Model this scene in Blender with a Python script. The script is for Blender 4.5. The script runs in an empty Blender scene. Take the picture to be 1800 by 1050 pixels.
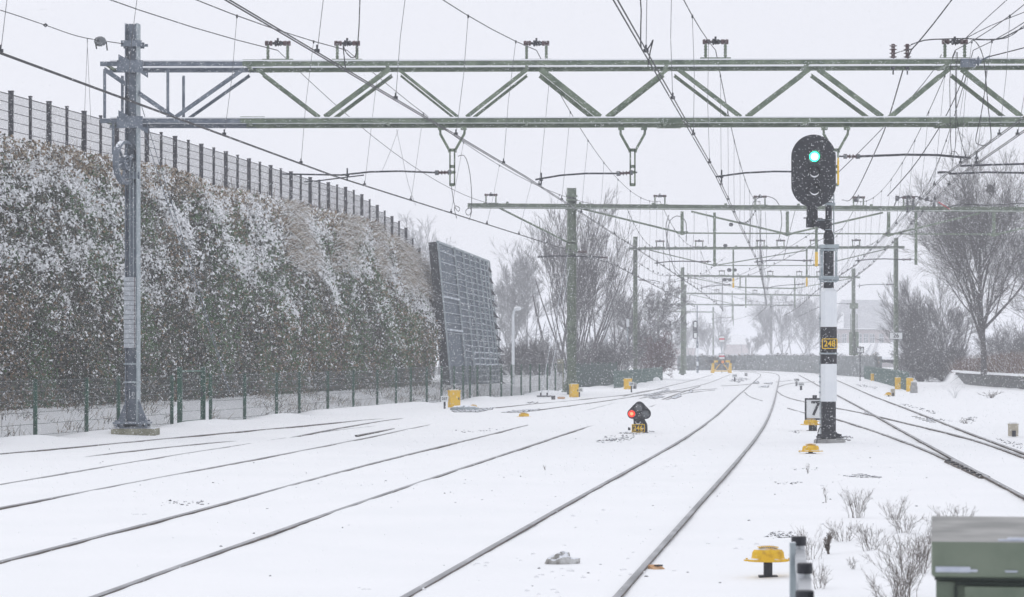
import bpy, math, random
import numpy as np
from mathutils import Vector, Matrix

C = bpy.context.scene.collection
RS = np.random.RandomState(11)
random.seed(5)
F = 4700.0; HZ = 622.0; EYE = 1.65          # focal length and horizon of the photograph, eye height

def P(px, py, Y):                            # point seen at (px, py) at distance Y
    return np.array([(px-900.0)/F*Y, Y, EYE-(py-HZ)/F*Y])
def G(px, py, z=0.0):                        # point on the ground level z
    Y = (EYE-z)*F/(py-HZ)
    return np.array([(px-900.0)/F*Y, Y, z])

# ---------------------------------------------------------------- noise
def _h(ix, iy, iz, s):
    n = (ix.astype(np.int64)*374761393 + iy.astype(np.int64)*668265263 + iz.astype(np.int64)*2147483647 + s*1274126177) & 0xffffffff
    n = ((n ^ (n >> 13))*1274126177) & 0xffffffff
    n = n ^ (n >> 16)
    return (n & 0xffff)/65535.0
def vn(x, y, z=0.0, s=0):
    x, y, z = np.broadcast_arrays(np.asarray(x, float), np.asarray(y, float), np.asarray(z, float))
    ix, iy, iz = np.floor(x), np.floor(y), np.floor(z)
    fx, fy, fz = x-ix, y-iy, z-iz
    fx, fy, fz = [t*t*(3-2*t) for t in (fx, fy, fz)]
    r = 0
    for dx in (0, 1):
        for dy in (0, 1):
            for dz in (0, 1):
                w = (fx if dx else 1-fx)*(fy if dy else 1-fy)*(fz if dz else 1-fz)
                r = r + w*_h(ix+dx, iy+dy, iz+dz, s)
    return r
def fbm(x, y, z=0.0, s=0, o=3):
    r = 0; a = 0.5; t = 0
    for k in range(o):
        r = r + a*vn(np.asarray(x)*2**k, np.asarray(y)*2**k, np.asarray(z)*2**k, s+k*7); t += a; a *= .5
    return r/t
def sst(a, b, x):
    t = np.clip((x-a)/(b-a), 0, 1); return t*t*(3-2*t)

# ---------------------------------------------------------------- materials
MATS = {}
def M(name, c1, c2=None, scale=6.0, rough=.6, metal=0.0, bump=0.0, snow=0.0, emit=None, estr=0.0, fac=(.35, .65), bscale=None, snowscale=9.0, stretch=None):
    if name in MATS: return MATS[name]
    m = bpy.data.materials.new(name); m.use_nodes = True
    nt = m.node_tree; N = nt.nodes; L = nt.links
    b = N['Principled BSDF']
    b.inputs['Roughness'].default_value = rough; b.inputs['Metallic'].default_value = metal
    tc = N.new('ShaderNodeTexCoord'); co = tc.outputs['Object']
    if stretch:
        mp = N.new('ShaderNodeMapping'); mp.inputs['Scale'].default_value = stretch
        L.new(co, mp.inputs['Vector']); co = mp.outputs['Vector']
    ns = N.new('ShaderNodeTexNoise'); ns.inputs['Scale'].default_value = scale; ns.inputs['Detail'].default_value = 5
    L.new(co, ns.inputs['Vector'])
    rp = N.new('ShaderNodeMapRange'); rp.inputs[1].default_value = fac[0]; rp.inputs[2].default_value = fac[1]
    L.new(ns.outputs['Fac'], rp.inputs[0])
    mx = N.new('ShaderNodeMix'); mx.data_type = 'RGBA'
    mx.inputs[6].default_value = (*c1, 1); mx.inputs[7].default_value = (*(c2 or tuple(min(1, v*1.25) for v in c1)), 1)
    L.new(rp.outputs[0], mx.inputs[0]); out = mx.outputs[2]
    if snow > 0:
        ge = N.new('ShaderNodeNewGeometry'); sp = N.new('ShaderNodeSeparateXYZ'); L.new(ge.outputs['Normal'], sp.inputs[0])
        n2 = N.new('ShaderNodeTexNoise'); n2.inputs['Scale'].default_value = snowscale; n2.inputs['Detail'].default_value = 4
        L.new(tc.outputs['Object'], n2.inputs['Vector'])
        ad = N.new('ShaderNodeMath'); ad.operation = 'MULTIPLY_ADD'; ad.inputs[1].default_value = .9; L.new(sp.outputs[2], ad.inputs[0]); L.new(n2.outputs['Fac'], ad.inputs[2])
        mr = N.new('ShaderNodeMapRange'); mr.inputs[1].default_value = 1.35-snow; mr.inputs[2].default_value = 1.45-snow; L.new(ad.outputs[0], mr.inputs[0])
        m2 = N.new('ShaderNodeMix'); m2.data_type = 'RGBA'; m2.inputs[7].default_value = (.84, .87, .92, 1)
        L.new(mr.outputs[0], m2.inputs[0]); L.new(out, m2.inputs[6]); out = m2.outputs[2]
    L.new(out, b.inputs['Base Color'])
    if bump > 0:
        n3 = N.new('ShaderNodeTexNoise'); n3.inputs['Scale'].default_value = bscale or scale*3; n3.inputs['Detail'].default_value = 6
        L.new(co, n3.inputs['Vector'])
        bp = N.new('ShaderNodeBump'); bp.inputs['Strength'].default_value = bump; bp.inputs['Distance'].default_value = .02
        L.new(n3.outputs['Fac'], bp.inputs['Height']); L.new(bp.outputs['Normal'], b.inputs['Normal'])
    if emit:
        b.inputs['Emission Color'].default_value = (*emit, 1); b.inputs['Emission Strength'].default_value = estr
    MATS[name] = m; return m

snow_m = M('snow', (.87, .885, .90), (.90, .91, .925), scale=.7, rough=.75, bump=.35, bscale=11)
steel_green = M('green_steel', (.09, .125, .085), (.19, .235, .165), scale=4, rough=.6, bump=.2, snow=.28, snowscale=25)
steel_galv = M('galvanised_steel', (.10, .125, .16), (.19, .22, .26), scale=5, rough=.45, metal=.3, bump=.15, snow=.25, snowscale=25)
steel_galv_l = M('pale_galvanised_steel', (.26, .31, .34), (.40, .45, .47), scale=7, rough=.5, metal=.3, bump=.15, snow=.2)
twig_hazed = M('haze_paled_twig', (.32, .325, .335), (.46, .465, .475), scale=3, rough=.9, snow=.25)  # far tree twigs: distance haze is mixed into this pale colour
leaf_hazed = M('haze_paled_leaf', (.06, .075, .075), (.24, .26, .27), scale=2.5, rough=.9)  # hedge leaves, paled to paint the haze in front of them
steel_dark = M('dark_steel', (.03, .033, .04), (.065, .07, .08), scale=8, rough=.5, metal=.4, bump=.2)
wire_m = M('wire_copper_weathered', (.022, .024, .028), (.042, .042, .046), rough=.6, metal=.3)
wire_l = M('thin_wire', (.10, .105, .115), (.16, .16, .17), rough=.6, metal=.3)
insul_m = M('insulator_ceramic', (.05, .025, .028), (.10, .055, .06), rough=.3)
insul_g = M('insulator_grey', (.08, .09, .10), (.15, .16, .17), rough=.4)
rail_top = M('rail_head', (.19, .195, .205), (.40, .405, .42), scale=1.2, rough=.45, metal=.1, bump=.2)
rail_side = M('rail_side', (.06, .05, .045), (.17, .14, .12), scale=3, rough=.8, bump=.3)
yellow_m = M('yellow_paint', (.72, .41, .012), (.83, .52, .02), scale=4, rough=.5, bump=.15, snow=.14, fac=(.28, .5))
yellow_w = M('weathered_yellow', (.52, .27, .015), (.80, .49, .02), scale=16, rough=.6, bump=.35, snow=.10, fac=(.30, .52))
orange_m = M('orange_lamp_glass', (.75, .25, .04), rough=.3)
black_m = M('black_paint', (.008, .010, .016), (.018, .02, .028), scale=12, rough=.5, bump=.1)
white_p = M('white_paint', (.74, .77, .80), (.80, .83, .85), scale=4, rough=.4)
sign_w = M('sign_white', (.78, .80, .80), (.82, .84, .84), rough=.4)
sign_red = M('sign_red', (.50, .03, .05), rough=.4)
concrete = M('concrete', (.25, .25, .25), (.40, .40, .39), scale=8, rough=.9, bump=.4)
concrete_moss = M('mossy_concrete', (.18, .18, .12), (.32, .31, .24), scale=9, rough=.9, bump=.5, snow=.35)
weight_m = M('cast_weight', (.34, .37, .40), (.50, .53, .56), scale=10, rough=.7, bump=.2, snow=.1)
fence_green = M('fence_green', (.006, .052, .030), (.014, .095, .055), scale=6, rough=.5, snow=.12)
fence_dark = M('ridge_fence_post', (.010, .010, .018), (.035, .035, .045), scale=6, rough=.6, snow=.12)
mesh_wire = M('fence_wire', (.06, .075, .075), (.11, .125, .125), rough=.5, snow=.12)
leaf_dark = M('ivy_leaf_dark', (.010, .016, .006), (.030, .040, .015), scale=1.3, rough=.6)
leaf_green = M('ivy_leaf_green', (.020, .070, .016), (.055, .125, .030), scale=2, rough=.55)
leaf_brown = M('dead_leaf_brown', (.13, .088, .048), (.27, .19, .115), scale=3, rough=.8)
leaf_grey = M('stem_grey', (.10, .095, .09), (.22, .21, .20), scale=3, rough=.8)
straw_m = M('dry_grass', (.30, .24, .17), (.48, .42, .33), scale=3, rough=.9)
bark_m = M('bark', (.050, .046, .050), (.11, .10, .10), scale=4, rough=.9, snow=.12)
bark_far = M('bark_grey', (.10, .095, .10), (.17, .165, .17), scale=4, rough=.9, snow=.15)  # bark lightened, part of the distance haze is in the colour
twig_red = M('reddish_twig', (.10, .055, .06), (.17, .10, .10), scale=4, rough=.9, snow=.12)
twig_brown = M('brown_twig', (.09, .05, .04), (.16, .10, .075), scale=4, rough=.9, snow=.12)
soil_m = M('soil', (.028, .026, .022), (.06, .055, .045), scale=2, rough=1, bump=.6, snow=.2)
gravel_m = M('ballast_stone', (.035, .035, .038), (.12, .115, .115), scale=9, rough=.95, bump=.8, bscale=25, snow=.16, snowscale=14)
stone_m = M('stone', (.05, .05, .052), (.13, .125, .12), scale=10, rough=.9, snow=.15)
cab_green = M('cabinet_green', (.115, .15, .108), (.175, .21, .158), scale=5, rough=.55, bump=.25)
cab_grey = M('cabinet_lid', (.22, .225, .215), (.36, .355, .345), scale=5, rough=.7, bump=.3)
cab_dark = M('cabinet_seam', (.012, .02, .015), rough=.7)
panel_m = M('noise_panel', (.040, .062, .088), (.08, .115, .15), scale=3, rough=.55, bump=.2)
panel_d = M('noise_panel_end', (.012, .016, .022), (.024, .03, .038), scale=3, rough=.8)
rib_m = M('snowy_rib', (.22, .26, .30), (.70, .74, .80), scale=9, rough=.8, fac=(.38, .58))
roof_m = M('far_roof', (.52, .53, .55), (.60, .61, .63), scale=1, rough=.8)  # roof colour raised toward white to imitate far haze
brick_m = M('far_brick', (.58, .54, .54), (.64, .59, .59), scale=1, rough=.9)  # house walls paled likewise, haze painted into the base colour
glass_m = M('window_glass', (.30, .31, .32), rough=.15)
tin_wall = M('dark_retaining_sheet', (.05, .055, .055), (.10, .105, .105), scale=3, rough=.8, bump=.4, snow=.15)
net_pale = M('pale_green_net', (.07, .13, .11), (.13, .19, .17), scale=4, rough=.8, snow=.12)
net_green = M('windbreak_net', (.010, .035, .030), (.03, .07, .06), scale=4, rough=.8, snow=.1)
wood_m = M('timber', (.55, .30, .14), (.65, .42, .25), scale=12, rough=.8)
clod_m = M('icy_clod', (.25, .24, .22), (.70, .70, .69), scale=14, rough=.9, bump=.8, snow=.25)
beige_m = M('beige_plastic', (.42, .38, .30), rough=.6)
alu_m = M('aluminium', (.36, .38, .40), (.50, .52, .54), scale=6, rough=.35, metal=.5)
red_lamp = M('red_lamp', (.6, .02, .01), emit=(1.0, .035, .010), estr=.85, rough=.3)
green_lamp = M('green_lamp', (.05, .6, .4), emit=(.03, .95, .52), estr=1.7, rough=.3)
lamp_core = M('lamp_core', (.8, 1, .95), emit=(.42, 1.0, .80), estr=1.5, rough=.3)
red_core = M('red_lamp_core', (1, .4, .2), emit=(1.0, .20, .05), estr=1.2, rough=.3)
plate_yel = M('number_yellow', (.80, .50, .01), rough=.4)

# ---------------------------------------------------------------- mesh builder
class MB:
    def __init__(s): s.V = []; s.Fc = []; s.mi = []; s.n = 0
    def add(s, v, f, m=0):
        v = np.asarray(v, float); s.V.append(v)
        for q in f: s.Fc.append([i+s.n for i in q]); s.mi.append(m)
        s.n += len(v); return s
    def box(s, c, d, m=0, rz=0.0, rx=0.0, ry=0.0):
        c = np.asarray(c, float); h = np.asarray(d, float)/2
        v = np.array([[x, y, z] for x in (-1, 1) for y in (-1, 1) for z in (-1, 1)])*h
        if rz or rx or ry:
            R = np.array(Matrix.Rotation(rz, 3, 'Z') @ Matrix.Rotation(ry, 3, 'Y') @ Matrix.Rotation(rx, 3, 'X')); v = v @ R.T
        return s.add(v+c, [(0, 1, 3, 2), (4, 6, 7, 5), (0, 4, 5, 1), (2, 3, 7, 6), (0, 2, 6, 4), (1, 5, 7, 3)], m)
    def bar(s, a, b, w, h=None, m=0, up=(0, 0, 1)):           # rectangular bar, w across, h along 'up'
        a = np.asarray(a, float); b = np.asarray(b, float); h = w if h is None else h
        d = b-a; d = d/np.linalg.norm(d); up = np.asarray(up, float)
        if abs(np.dot(d, up)) > .98: up = np.array([0., 1, 0])
        sx = np.cross(d, up); sx /= np.linalg.norm(sx); u = np.cross(sx, d)
        v = [p + sx*i*w/2 + u*j*h/2 for p in (a, b) for i, j in ((-1, -1), (1, -1), (1, 1), (-1, 1))]
        return s.add(v, [(3, 2, 1, 0), (4, 5, 6, 7), (0, 1, 5, 4), (1, 2, 6, 5), (2, 3, 7, 6), (3, 0, 4, 7)], m)
    def tube(s, pts, r, n=6, m=0, cap=True):
        pts = [np.asarray(p, float) for p in pts]; k = len(pts)
        rs = [r]*k if np.isscalar(r) else r
        v = []; ref = np.array([0., 0, 1])
        for i in range(k):
            d = pts[min(i+1, k-1)]-pts[max(i-1, 0)]; d = d/(np.linalg.norm(d)+1e-9)
            rr = ref if abs(np.dot(d, ref)) < .95 else np.array([0., 1, 0])
            a = np.cross(d, rr); a /= np.linalg.norm(a); b = np.cross(d, a)
            for j in range(n):
                t = 2*math.pi*j/n; v.append(pts[i]+rs[i]*(a*math.cos(t)+b*math.sin(t)))
        f = [(i*n+j, i*n+(j+1) % n, (i+1)*n+(j+1) % n, (i+1)*n+j) for i in range(k-1) for j in range(n)]
        if cap: f += [tuple(range(n-1, -1, -1)), tuple((k-1)*n+j for j in range(n))]
        return s.add(v, f, m)
    def lathe(s, c, prof, n=16, m=0, axis='Z'):              # prof: (r, h) pairs
        c = np.asarray(c, float); v = []
        for r, h in prof:
            for j in range(n):
                t = 2*math.pi*j/n; p = (r*math.cos(t), r*math.sin(t), h)
                if axis == 'X': p = (p[2], p[0], p[1])
                if axis == 'Y': p = (p[0], p[2], p[1])
                v.append(c+np.array(p))
        k = len(prof)
        f = [(i*n+j, i*n+(j+1) % n, (i+1)*n+(j+1) % n, (i+1)*n+j) for i in range(k-1) for j in range(n)]
        f += [tuple(range(n-1, -1, -1)), tuple((k-1)*n+j for j in range(n))]
        return s.add(v, f, m)
    def prism(s, pts, y0, y1, m=0, m_side=None):             # outline in XZ, extruded along Y
        k = len(pts); v = [(p[0], y0, p[1]) for p in pts]+[(p[0], y1, p[1]) for p in pts]
        s.add(v, [tuple(range(k)), tuple(range(2*k-1, k-1, -1))], m)
        s.add(v, [(i, i+k, (i+1) % k+k, (i+1) % k) for i in range(k)], m if m_side is None else m_side)
        return s
    def build(s, name, mats, parent=None, o=None, smooth=False):
        V = np.concatenate(s.V)
        org = np.asarray(o if o is not None else (ORG[parent.name] if parent else (0, 0, 0)), float)
        V = V-org
        me = bpy.data.meshes.new(name)
        me.from_pydata(V.tolist(), [], s.Fc)
        return finish(me, name, mats, parent, org, np.array(s.mi, np.int32), smooth)

ORG = {}
def finish(me, name, mats, parent, org, mi=None, smooth=False):
    for m in (mats if isinstance(mats, (list, tuple)) else [mats]): me.materials.append(m)
    if mi is not None and len(me.materials) > 1: me.polygons.foreach_set('material_index', mi)
    if smooth: me.polygons.foreach_set('use_smooth', np.ones(len(me.polygons), bool))
    me.update()
    ob = bpy.data.objects.new(name, me); C.objects.link(ob)
    if parent: ob.parent = parent
    else: ob.location = org
    ORG[ob.name] = tuple(org)
    return ob

def quads(name, V, mats, mi=None, parent=None, k=4, org=None, smooth=False):    # V: (n*k,3) array of separate k-gons
    org = np.asarray(org if org is not None else (ORG[parent.name] if parent else (0, 0, 0)), float)
    V = np.asarray(V, np.float32)-org.astype(np.float32); n = len(V)//k
    me = bpy.data.meshes.new(name)
    me.vertices.add(len(V)); me.vertices.foreach_set('co', V.ravel())
    me.loops.add(n*k); me.loops.foreach_set('vertex_index', np.arange(n*k, dtype=np.int32))
    me.polygons.add(n); me.polygons.foreach_set('loop_start', np.arange(0, n*k, k, dtype=np.int32)); me.polygons.foreach_set('loop_total', np.full(n, k, np.int32))
    me.update(calc_edges=True)
    return finish(me, name, mats, parent, org, mi, smooth)

def indexed(name, V, Fi, mats, mi=None, parent=None, org=None, smooth=False):   # Fi: (n,k) index array
    org = np.asarray(org if org is not None else (ORG[parent.name] if parent else (0, 0, 0)), float)
    V = np.asarray(V, np.float32)-org.astype(np.float32); Fi = np.asarray(Fi, np.int32); n, k = Fi.shape
    me = bpy.data.meshes.new(name)
    me.vertices.add(len(V)); me.vertices.foreach_set('co', V.ravel())
    me.loops.add(n*k); me.loops.foreach_set('vertex_index', Fi.ravel())
    me.polygons.add(n); me.polygons.foreach_set('loop_start', np.arange(0, n*k, k, dtype=np.int32)); me.polygons.foreach_set('loop_total', np.full(n, k, np.int32))
    me.update(calc_edges=True)
    return finish(me, name, mats, parent, org, mi, smooth)

def tag(o, label=None, cat=None, group=None, kind=None):
    if label: o['label'] = label
    if cat: o['category'] = cat
    if group: o['group'] = group
    if kind: o['kind'] = kind
    return o
def T(name, label, cat, loc, group=None):
    o = bpy.data.objects.new(name, None); C.objects.link(o); o.location = tuple(float(v) for v in loc); o.empty_display_size = .3
    ORG[o.name] = tuple(float(v) for v in loc)
    return tag(o, label, cat, group)

def text(s, size, loc, mat, parent, name='lettering', font_w=1.0, depth=.004):
    cu = bpy.data.curves.new('t', 'FONT'); cu.body = s; cu.size = size; cu.align_x = 'CENTER'; cu.align_y = 'CENTER'; cu.extrude = depth; cu.offset = size*.012
    ob = bpy.data.objects.new('t', cu); C.objects.link(ob)
    me = bpy.data.meshes.new_from_object(ob.evaluated_get(bpy.context.evaluated_depsgraph_get()))
    bpy.data.objects.remove(ob)
    me.transform(Matrix.Rotation(math.pi/2, 4, 'X') @ Matrix.Diagonal((font_w, 1, 1, 1)))
    org = np.asarray(ORG[parent.name]); me.transform(Matrix.Translation(Vector(np.asarray(loc, float)-org)))
    me.materials.clear()
    return finish(me, name, mat, parent, org)

def catmull(pts, step=1.0):
    pts = [np.asarray(p, float) for p in pts]
    if len(pts) == 2:
        n = max(2, int(np.linalg.norm(pts[1]-pts[0])/step)+1); return [pts[0]+(pts[1]-pts[0])*t for t in np.linspace(0, 1, n)]
    q = [2*pts[0]-pts[1]]+pts+[2*pts[-1]-pts[-2]]; out = []
    for i in range(1, len(q)-2):
        n = max(2, int(np.linalg.norm(q[i+1]-q[i])/step))
        # centripetal weights keep uneven control points from overshooting
        t0 = 0; t1 = t0+np.linalg.norm(q[i]-q[i-1])**.5; t2 = t1+np.linalg.norm(q[i+1]-q[i])**.5; t3 = t2+np.linalg.norm(q[i+2]-q[i+1])**.5
        for t in np.linspace(t1, t2, n, endpoint=False):
            A1 = (t1-t)/(t1-t0)*q[i-1]+(t-t0)/(t1-t0)*q[i]; A2 = (t2-t)/(t2-t1)*q[i]+(t-t1)/(t2-t1)*q[i+1]; A3 = (t3-t)/(t3-t2)*q[i+1]+(t-t2)/(t3-t2)*q[i+2]
            B1 = (t2-t)/(t2-t0)*A1+(t-t0)/(t2-t0)*A2; B2 = (t3-t)/(t3-t1)*A2+(t-t1)/(t3-t1)*A3
            out.append((t2-t)/(t2-t1)*B1+(t-t1)/(t2-t1)*B2)
    out.append(pts[-1]); return out

# ---------------------------------------------------------------- camera, light, air
sc = bpy.context.scene
cam = bpy.data.cameras.new('camera'); co_ = bpy.data.objects.new('camera', cam); C.objects.link(co_); sc.camera = co_
co_.location = (0, 0, EYE); co_.rotation_euler = (math.pi/2, 0, 0)
cam.sensor_width = 36; cam.lens = 36*F/1800; cam.shift_y = (HZ-525)/1800; cam.clip_start = .1; cam.clip_end = 5000
cam.dof.use_dof = True; cam.dof.focus_distance = 52; cam.dof.aperture_fstop = 9
w = bpy.data.worlds.new('World'); sc.world = w; w.use_nodes = True; nt = w.node_tree
bg = nt.nodes['Background']; sky = nt.nodes.new('ShaderNodeTexSky'); sky.sky_type = 'NISHITA'; sky.sun_disc = False
SUN_EL, SUN_AZ = math.radians(48), math.radians(-35)
sky.sun_elevation = SUN_EL; sky.sun_rotation = SUN_AZ; sky.dust_density = 4; sky.air_density = 1.5
hs = nt.nodes.new('ShaderNodeHueSaturation'); hs.inputs['Saturation'].default_value = .12
mxs = nt.nodes.new('ShaderNodeMix'); mxs.data_type = 'RGBA'; mxs.inputs[0].default_value = .93; mxs.inputs[7].default_value = (8.42, 8.56, 9.30, 1)
nt.links.new(sky.outputs[0], hs.inputs['Color']); nt.links.new(hs.outputs[0], mxs.inputs[6]); nt.links.new(mxs.outputs[2], bg.inputs['Color'])
bg.inputs['Strength'].default_value = .10
sl = bpy.data.lights.new('sun', 'SUN'); sl.energy = .6; sl.angle = math.radians(40); sl.color = (1, .97, .93)
so = bpy.data.objects.new('sun', sl); C.objects.link(so); so.location = (0, 0, 40)
d = Vector((math.sin(SUN_AZ)*math.cos(SUN_EL), math.cos(SUN_AZ)*math.cos(SUN_EL), math.sin(SUN_EL)))
so.rotation_euler = d.to_track_quat('Z', 'Y').to_euler()
sc.view_settings.view_transform = 'Standard'; sc.view_settings.look = 'None'; sc.view_settings.exposure = 0.07; sc.view_settings.gamma = 1
sc.cycles.max_bounces = 5; sc.cycles.diffuse_bounces = 3; sc.cycles.volume_bounces = 2; sc.cycles.glossy_bounces = 2; sc.cycles.transparent_max_bounces = 8
sc.cycles.use_denoising = True; sc.cycles.caustics_reflective = False; sc.cycles.caustics_refractive = False
# ---------------------------------------------------------------- the ground
def fx(Y): return -9.36+.17*(Y-52.5)                      # line of the green trackside fence
def ground(x, y):
    d = (fx(y)-x)                                          # distance behind the fence
    on = sst(28, 45, y)*(1-sst(150, 185, y))
    z = .46*sst(.15, 2.7, d)*on
    z = z + on*.13*np.exp(-((d+.55)/.6)**2)*sst(.30, .72, vn(y*.42, 3.1, 0, 5))          # drifts along the fence foot
    z = z - on*.05*np.exp(-(d/.6)**2)
    # bank under the brown scrub beyond the low wall on the far side
    xr = 23.95+(y-130)*.05
    z = z + .60*(sst(-.1, .4, x-xr)+.7*sst(.4, 6, x-xr))*sst(112, 120, y)*(1-sst(190, 240, y))
    # little mounds where the weeds grow in front
    for mx_, my_, r_, h_ in ((2.75, 23.0, .55, .07), (2.3, 20.2, .5, .06), (3.2, 24.5, .7, .08), (3.3, 21.2, .7, .10), (2.7, 18.6, .8, .06), (1.9, 17.6, .6, .03), (3.9, 25.5, .7, .05)):
        z = z + h_*np.exp(-(((x-mx_)/r_)**2+((y-my_)/(r_*1.3))**2))
    near = 1-sst(60, 140, y)
    z = z + (fbm(x*.22, y*.16, 0, 21)-.5)*.022*near + (fbm(x*.9, y*.5, 0, 31)-.5)*.026*(.3+.7*near) + (vn(x*4.5, y*3, 0, 41)-.5)*.006*near
    return z
def gz(p, lift=0.0): return float(ground(np.array(p[0]), np.array(p[1])))+lift

ys = np.concatenate([-np.geomspace(1500, 8, 30), np.linspace(-5, 11, 12), np.geomspace(12, 60, 330), np.geomspace(60.4, 300, 320), np.geomspace(305, 1800, 50)])
xs_ = np.concatenate([-np.geomspace(1500, 42, 26), np.linspace(-40, -14, 70), np.linspace(-13.9, 9, 260), np.linspace(9.15, 32, 120), np.geomspace(33, 1500, 30)])
X, Yg = np.meshgrid(xs_, ys); Z = ground(X, Yg)
nx, ny = len(xs_), len(ys); ii = (np.arange(ny-1)[:, None]*nx+np.arange(nx-1)[None, :]).ravel()
tag(indexed('snow_ground', np.stack([X.ravel(), Yg.ravel(), Z.ravel()], 1), np.stack([ii, ii+1, ii+nx+1, ii+nx], 1), snow_m, smooth=True), kind='structure', label='white drifted snow lying over the whole railway yard')

# ---------------------------------------------------------------- rails
def rail_mesh(pts, lift=.035, parent=None, name='rail', w=.053):
    pw = []
    for p in pts:
        q = G(p[0], p[1]); z = p[2] if len(p) > 2 else 0.0
        pw.append(np.array([q[0], q[1], lift+z]))
    cu = catmull(pw, .5)
    A_ = np.array(cu)
    if len(A_) > 40:                                         # even out tracing errors so the rail bends smoothly
        N_ = 90 if len(A_) < 160 else 420
        for _ in range(N_): A_[1:-1, :2] += .5*(.5*(A_[:-2, :2]+A_[2:, :2])-A_[1:-1, :2])
    cu = list(A_)
    # the track bed follows the gently rolling snow; the finest snow noise is left out so it laps over the foot of the rail
    prof = [(-w*.20, -.15), (-w*.22, -.03), (-w*.5, -.022), (-w*.5, -.006), (-w*.36, 0), (w*.36, 0), (w*.5, -.006), (w*.5, -.022), (w*.22, -.03), (w*.20, -.15)]
    V = []; A = np.array(cu); gzs = np.zeros(len(A))
    k = len(prof); n = len(A)
    for i in range(n):
        d = A[min(i+1, n-1)]-A[max(i-1, 0)]; d[2] = 0; d /= np.linalg.norm(d); s_ = np.array([d[1], -d[0], 0])
        for a, b in prof: V.append(A[i]+s_*a+np.array([0, 0, b+gzs[i]]))
    Fi = []; mi = []
    for i in range(n-1):
        for j in range(k-1):
            Fi.append((i*k+j, (i+1)*k+j, (i+1)*k+j+1, i*k+j+1)); mi.append(0 if j in (3, 4, 5) else 1)
    return indexed(name, V, Fi, [rail_top, rail_side], np.array(mi, np.int32), parent)

def track(label, rails, cat='railway track', name='railway_track'):
    p0 = G(*rails[0][0][0][:2]); t = T(name, label, cat, (p0[0], p0[1], 0))
    for pts, lift in rails: rail_mesh(pts, lift, t)
    return t
R1 = [(640, 1095), (712, 1050), (900, 946), (1020, 872.5), (1080, 842), (1128, 817), (1198, 776), (1252, 738), (1292, 700.5), (1316, 680), (1332, 665.5), (1337, 661), (1336, 657.5), (1322, 655), (1290, 653)]
R2 = [(1050, 1095), (1087, 1050), (1170, 957), (1220, 899), (1264, 849), (1300, 809), (1320, 785), (1336, 763), (1347, 744), (1356, 722), (1362, 702), (1366, 684), (1369, 670), (1370, 663), (1367, 659), (1358, 656.2), (1330, 653.8), (1300, 652.5)]
track('nearest track, its two grey rails sweeping from the bottom edge toward the green signal', [(R1, .024), (R2, .032)])
R3 = [(-150, 1029), (0, 991), (150, 952), (300, 912), (440, 875), (600, 830), (750, 792), (858, 766), (920, 750, 0), (952, 742, -.03), (980, 735, -.06), (1010, 727, -.02), (1078, 709, -.02), (1110, 700, -.04)]
R4 = [(40, 1098), (145, 1050), (280, 1005), (420, 957), (610, 892), (750, 845), (858, 809), (960, 776), (1020, 754.5), (1052, 744.5, -.03), (1100, 730, -.07), (1140, 717, -.02), (1156, 710.5, -.02), (1180, 700, -.05)]
track('second track from the front, left of the small red-lit signal, fading out under snow', [(R3, .017), (R4, .018)])
R5 = [(-150, 878), (0, 853.5), (110, 834.5), (260, 807.5), (360, 793.5), (450, 778, -.008), (516, 767, -.012), (590, 756, -.006), (650, 749.5, -.01), (720, 742.5, -.016), (760, 738.5, -.05)]
R6 = [(-150, 922), (0, 896.5), (200, 856), (350, 827.5), (500, 799.5), (665, 766.5), (740, 750.5), (783, 742, -.02), (820, 735, -.05)]
track('third track from the front, running in past the fence gate', [(R5, .011), (R6, .015)])
track('faint track closest to the mesh fence, almost drowned in snow', [([(-120, 810), (0, 800.5), (250, 776.5), (360, 766), (428, 759), (508, 752.5, -.002), (580, 745.5), (660, 737.5, -.01), (690, 734.5, -.04)], .022), ([(150, 803, -.02), (200, 798, 0), (320, 785), (360, 781), (406, 776.5, -.008), (440, 773, -.05)], .018)])
track('pair of thin branching rails beside the third track', [([(500, 771, -.03), (528, 767, 0), (620, 749.5), (700, 737, -.005), (730, 733, -.04)], .018), ([(626, 768), (692, 755, -.01)], .035)], name='switch_rail')
track('short track running in past the yellow point box numbered 237', [([(872, 717.5), (940, 710.5), (1012, 704, -.01), (1020, 703), (1100, 696), (1126, 692), (1180, 678), (1220, 668.5), (1252, 659)], .02), ([(935, 723), (950, 720.5), (1040, 709.5), (1100, 700), (1150, 692), (1192, 686), (1240, 675.5), (1270, 664), (1283, 659)], .02)])
track('tangle of switch rails left of the yellow buffer stop', [([(1110, 698), (1140, 693), (1200, 687.5), (1260, 684)], .02), ([(1125, 701), (1180, 691), (1212, 686)], .02), ([(1165, 703), (1200, 690), (1230, 680)], .03), ([(1172, 703.5), (1215, 690), (1256, 686.5)], .02), ([(1096, 697.5), (1130, 688.5), (1175, 683)], .02)], name='switch_rail')
track('curved switch rails crossing the nearest track in the distance', [([(1366, 688), (1376, 696), (1392, 702), (1414, 707), (1445, 714)], .02), ([(1368, 681), (1380, 676.5), (1400, 673.2), (1432, 671.5)], .02), ([(1268, 679), (1300, 677.6), (1330, 674)], .02), ([(1309, 690), (1320, 699), (1340, 705)], .012), ([(1364, 672), (1378, 670.4), (1392, 669)], .02), ([(1385, 718), (1414, 726.5), (1445, 732.5)], .016)], name='switch_rail')
R11 = [(1430, 655.5), (1450, 662), (1470, 669), (1500, 682), (1532, 696.5), (1580, 714.5), (1620, 730), (1644, 740), (1680, 754.5), (1740, 778), (1800, 800), (1900, 836)]
R13 = [(1404, 660), (1425, 671), (1446, 683), (1469, 694.5), (1520, 722), (1540, 733), (1572, 753), (1620, 778.5), (1668, 806), (1690, 819), (1740, 846.5), (1800, 879), (1900, 932)]
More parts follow.
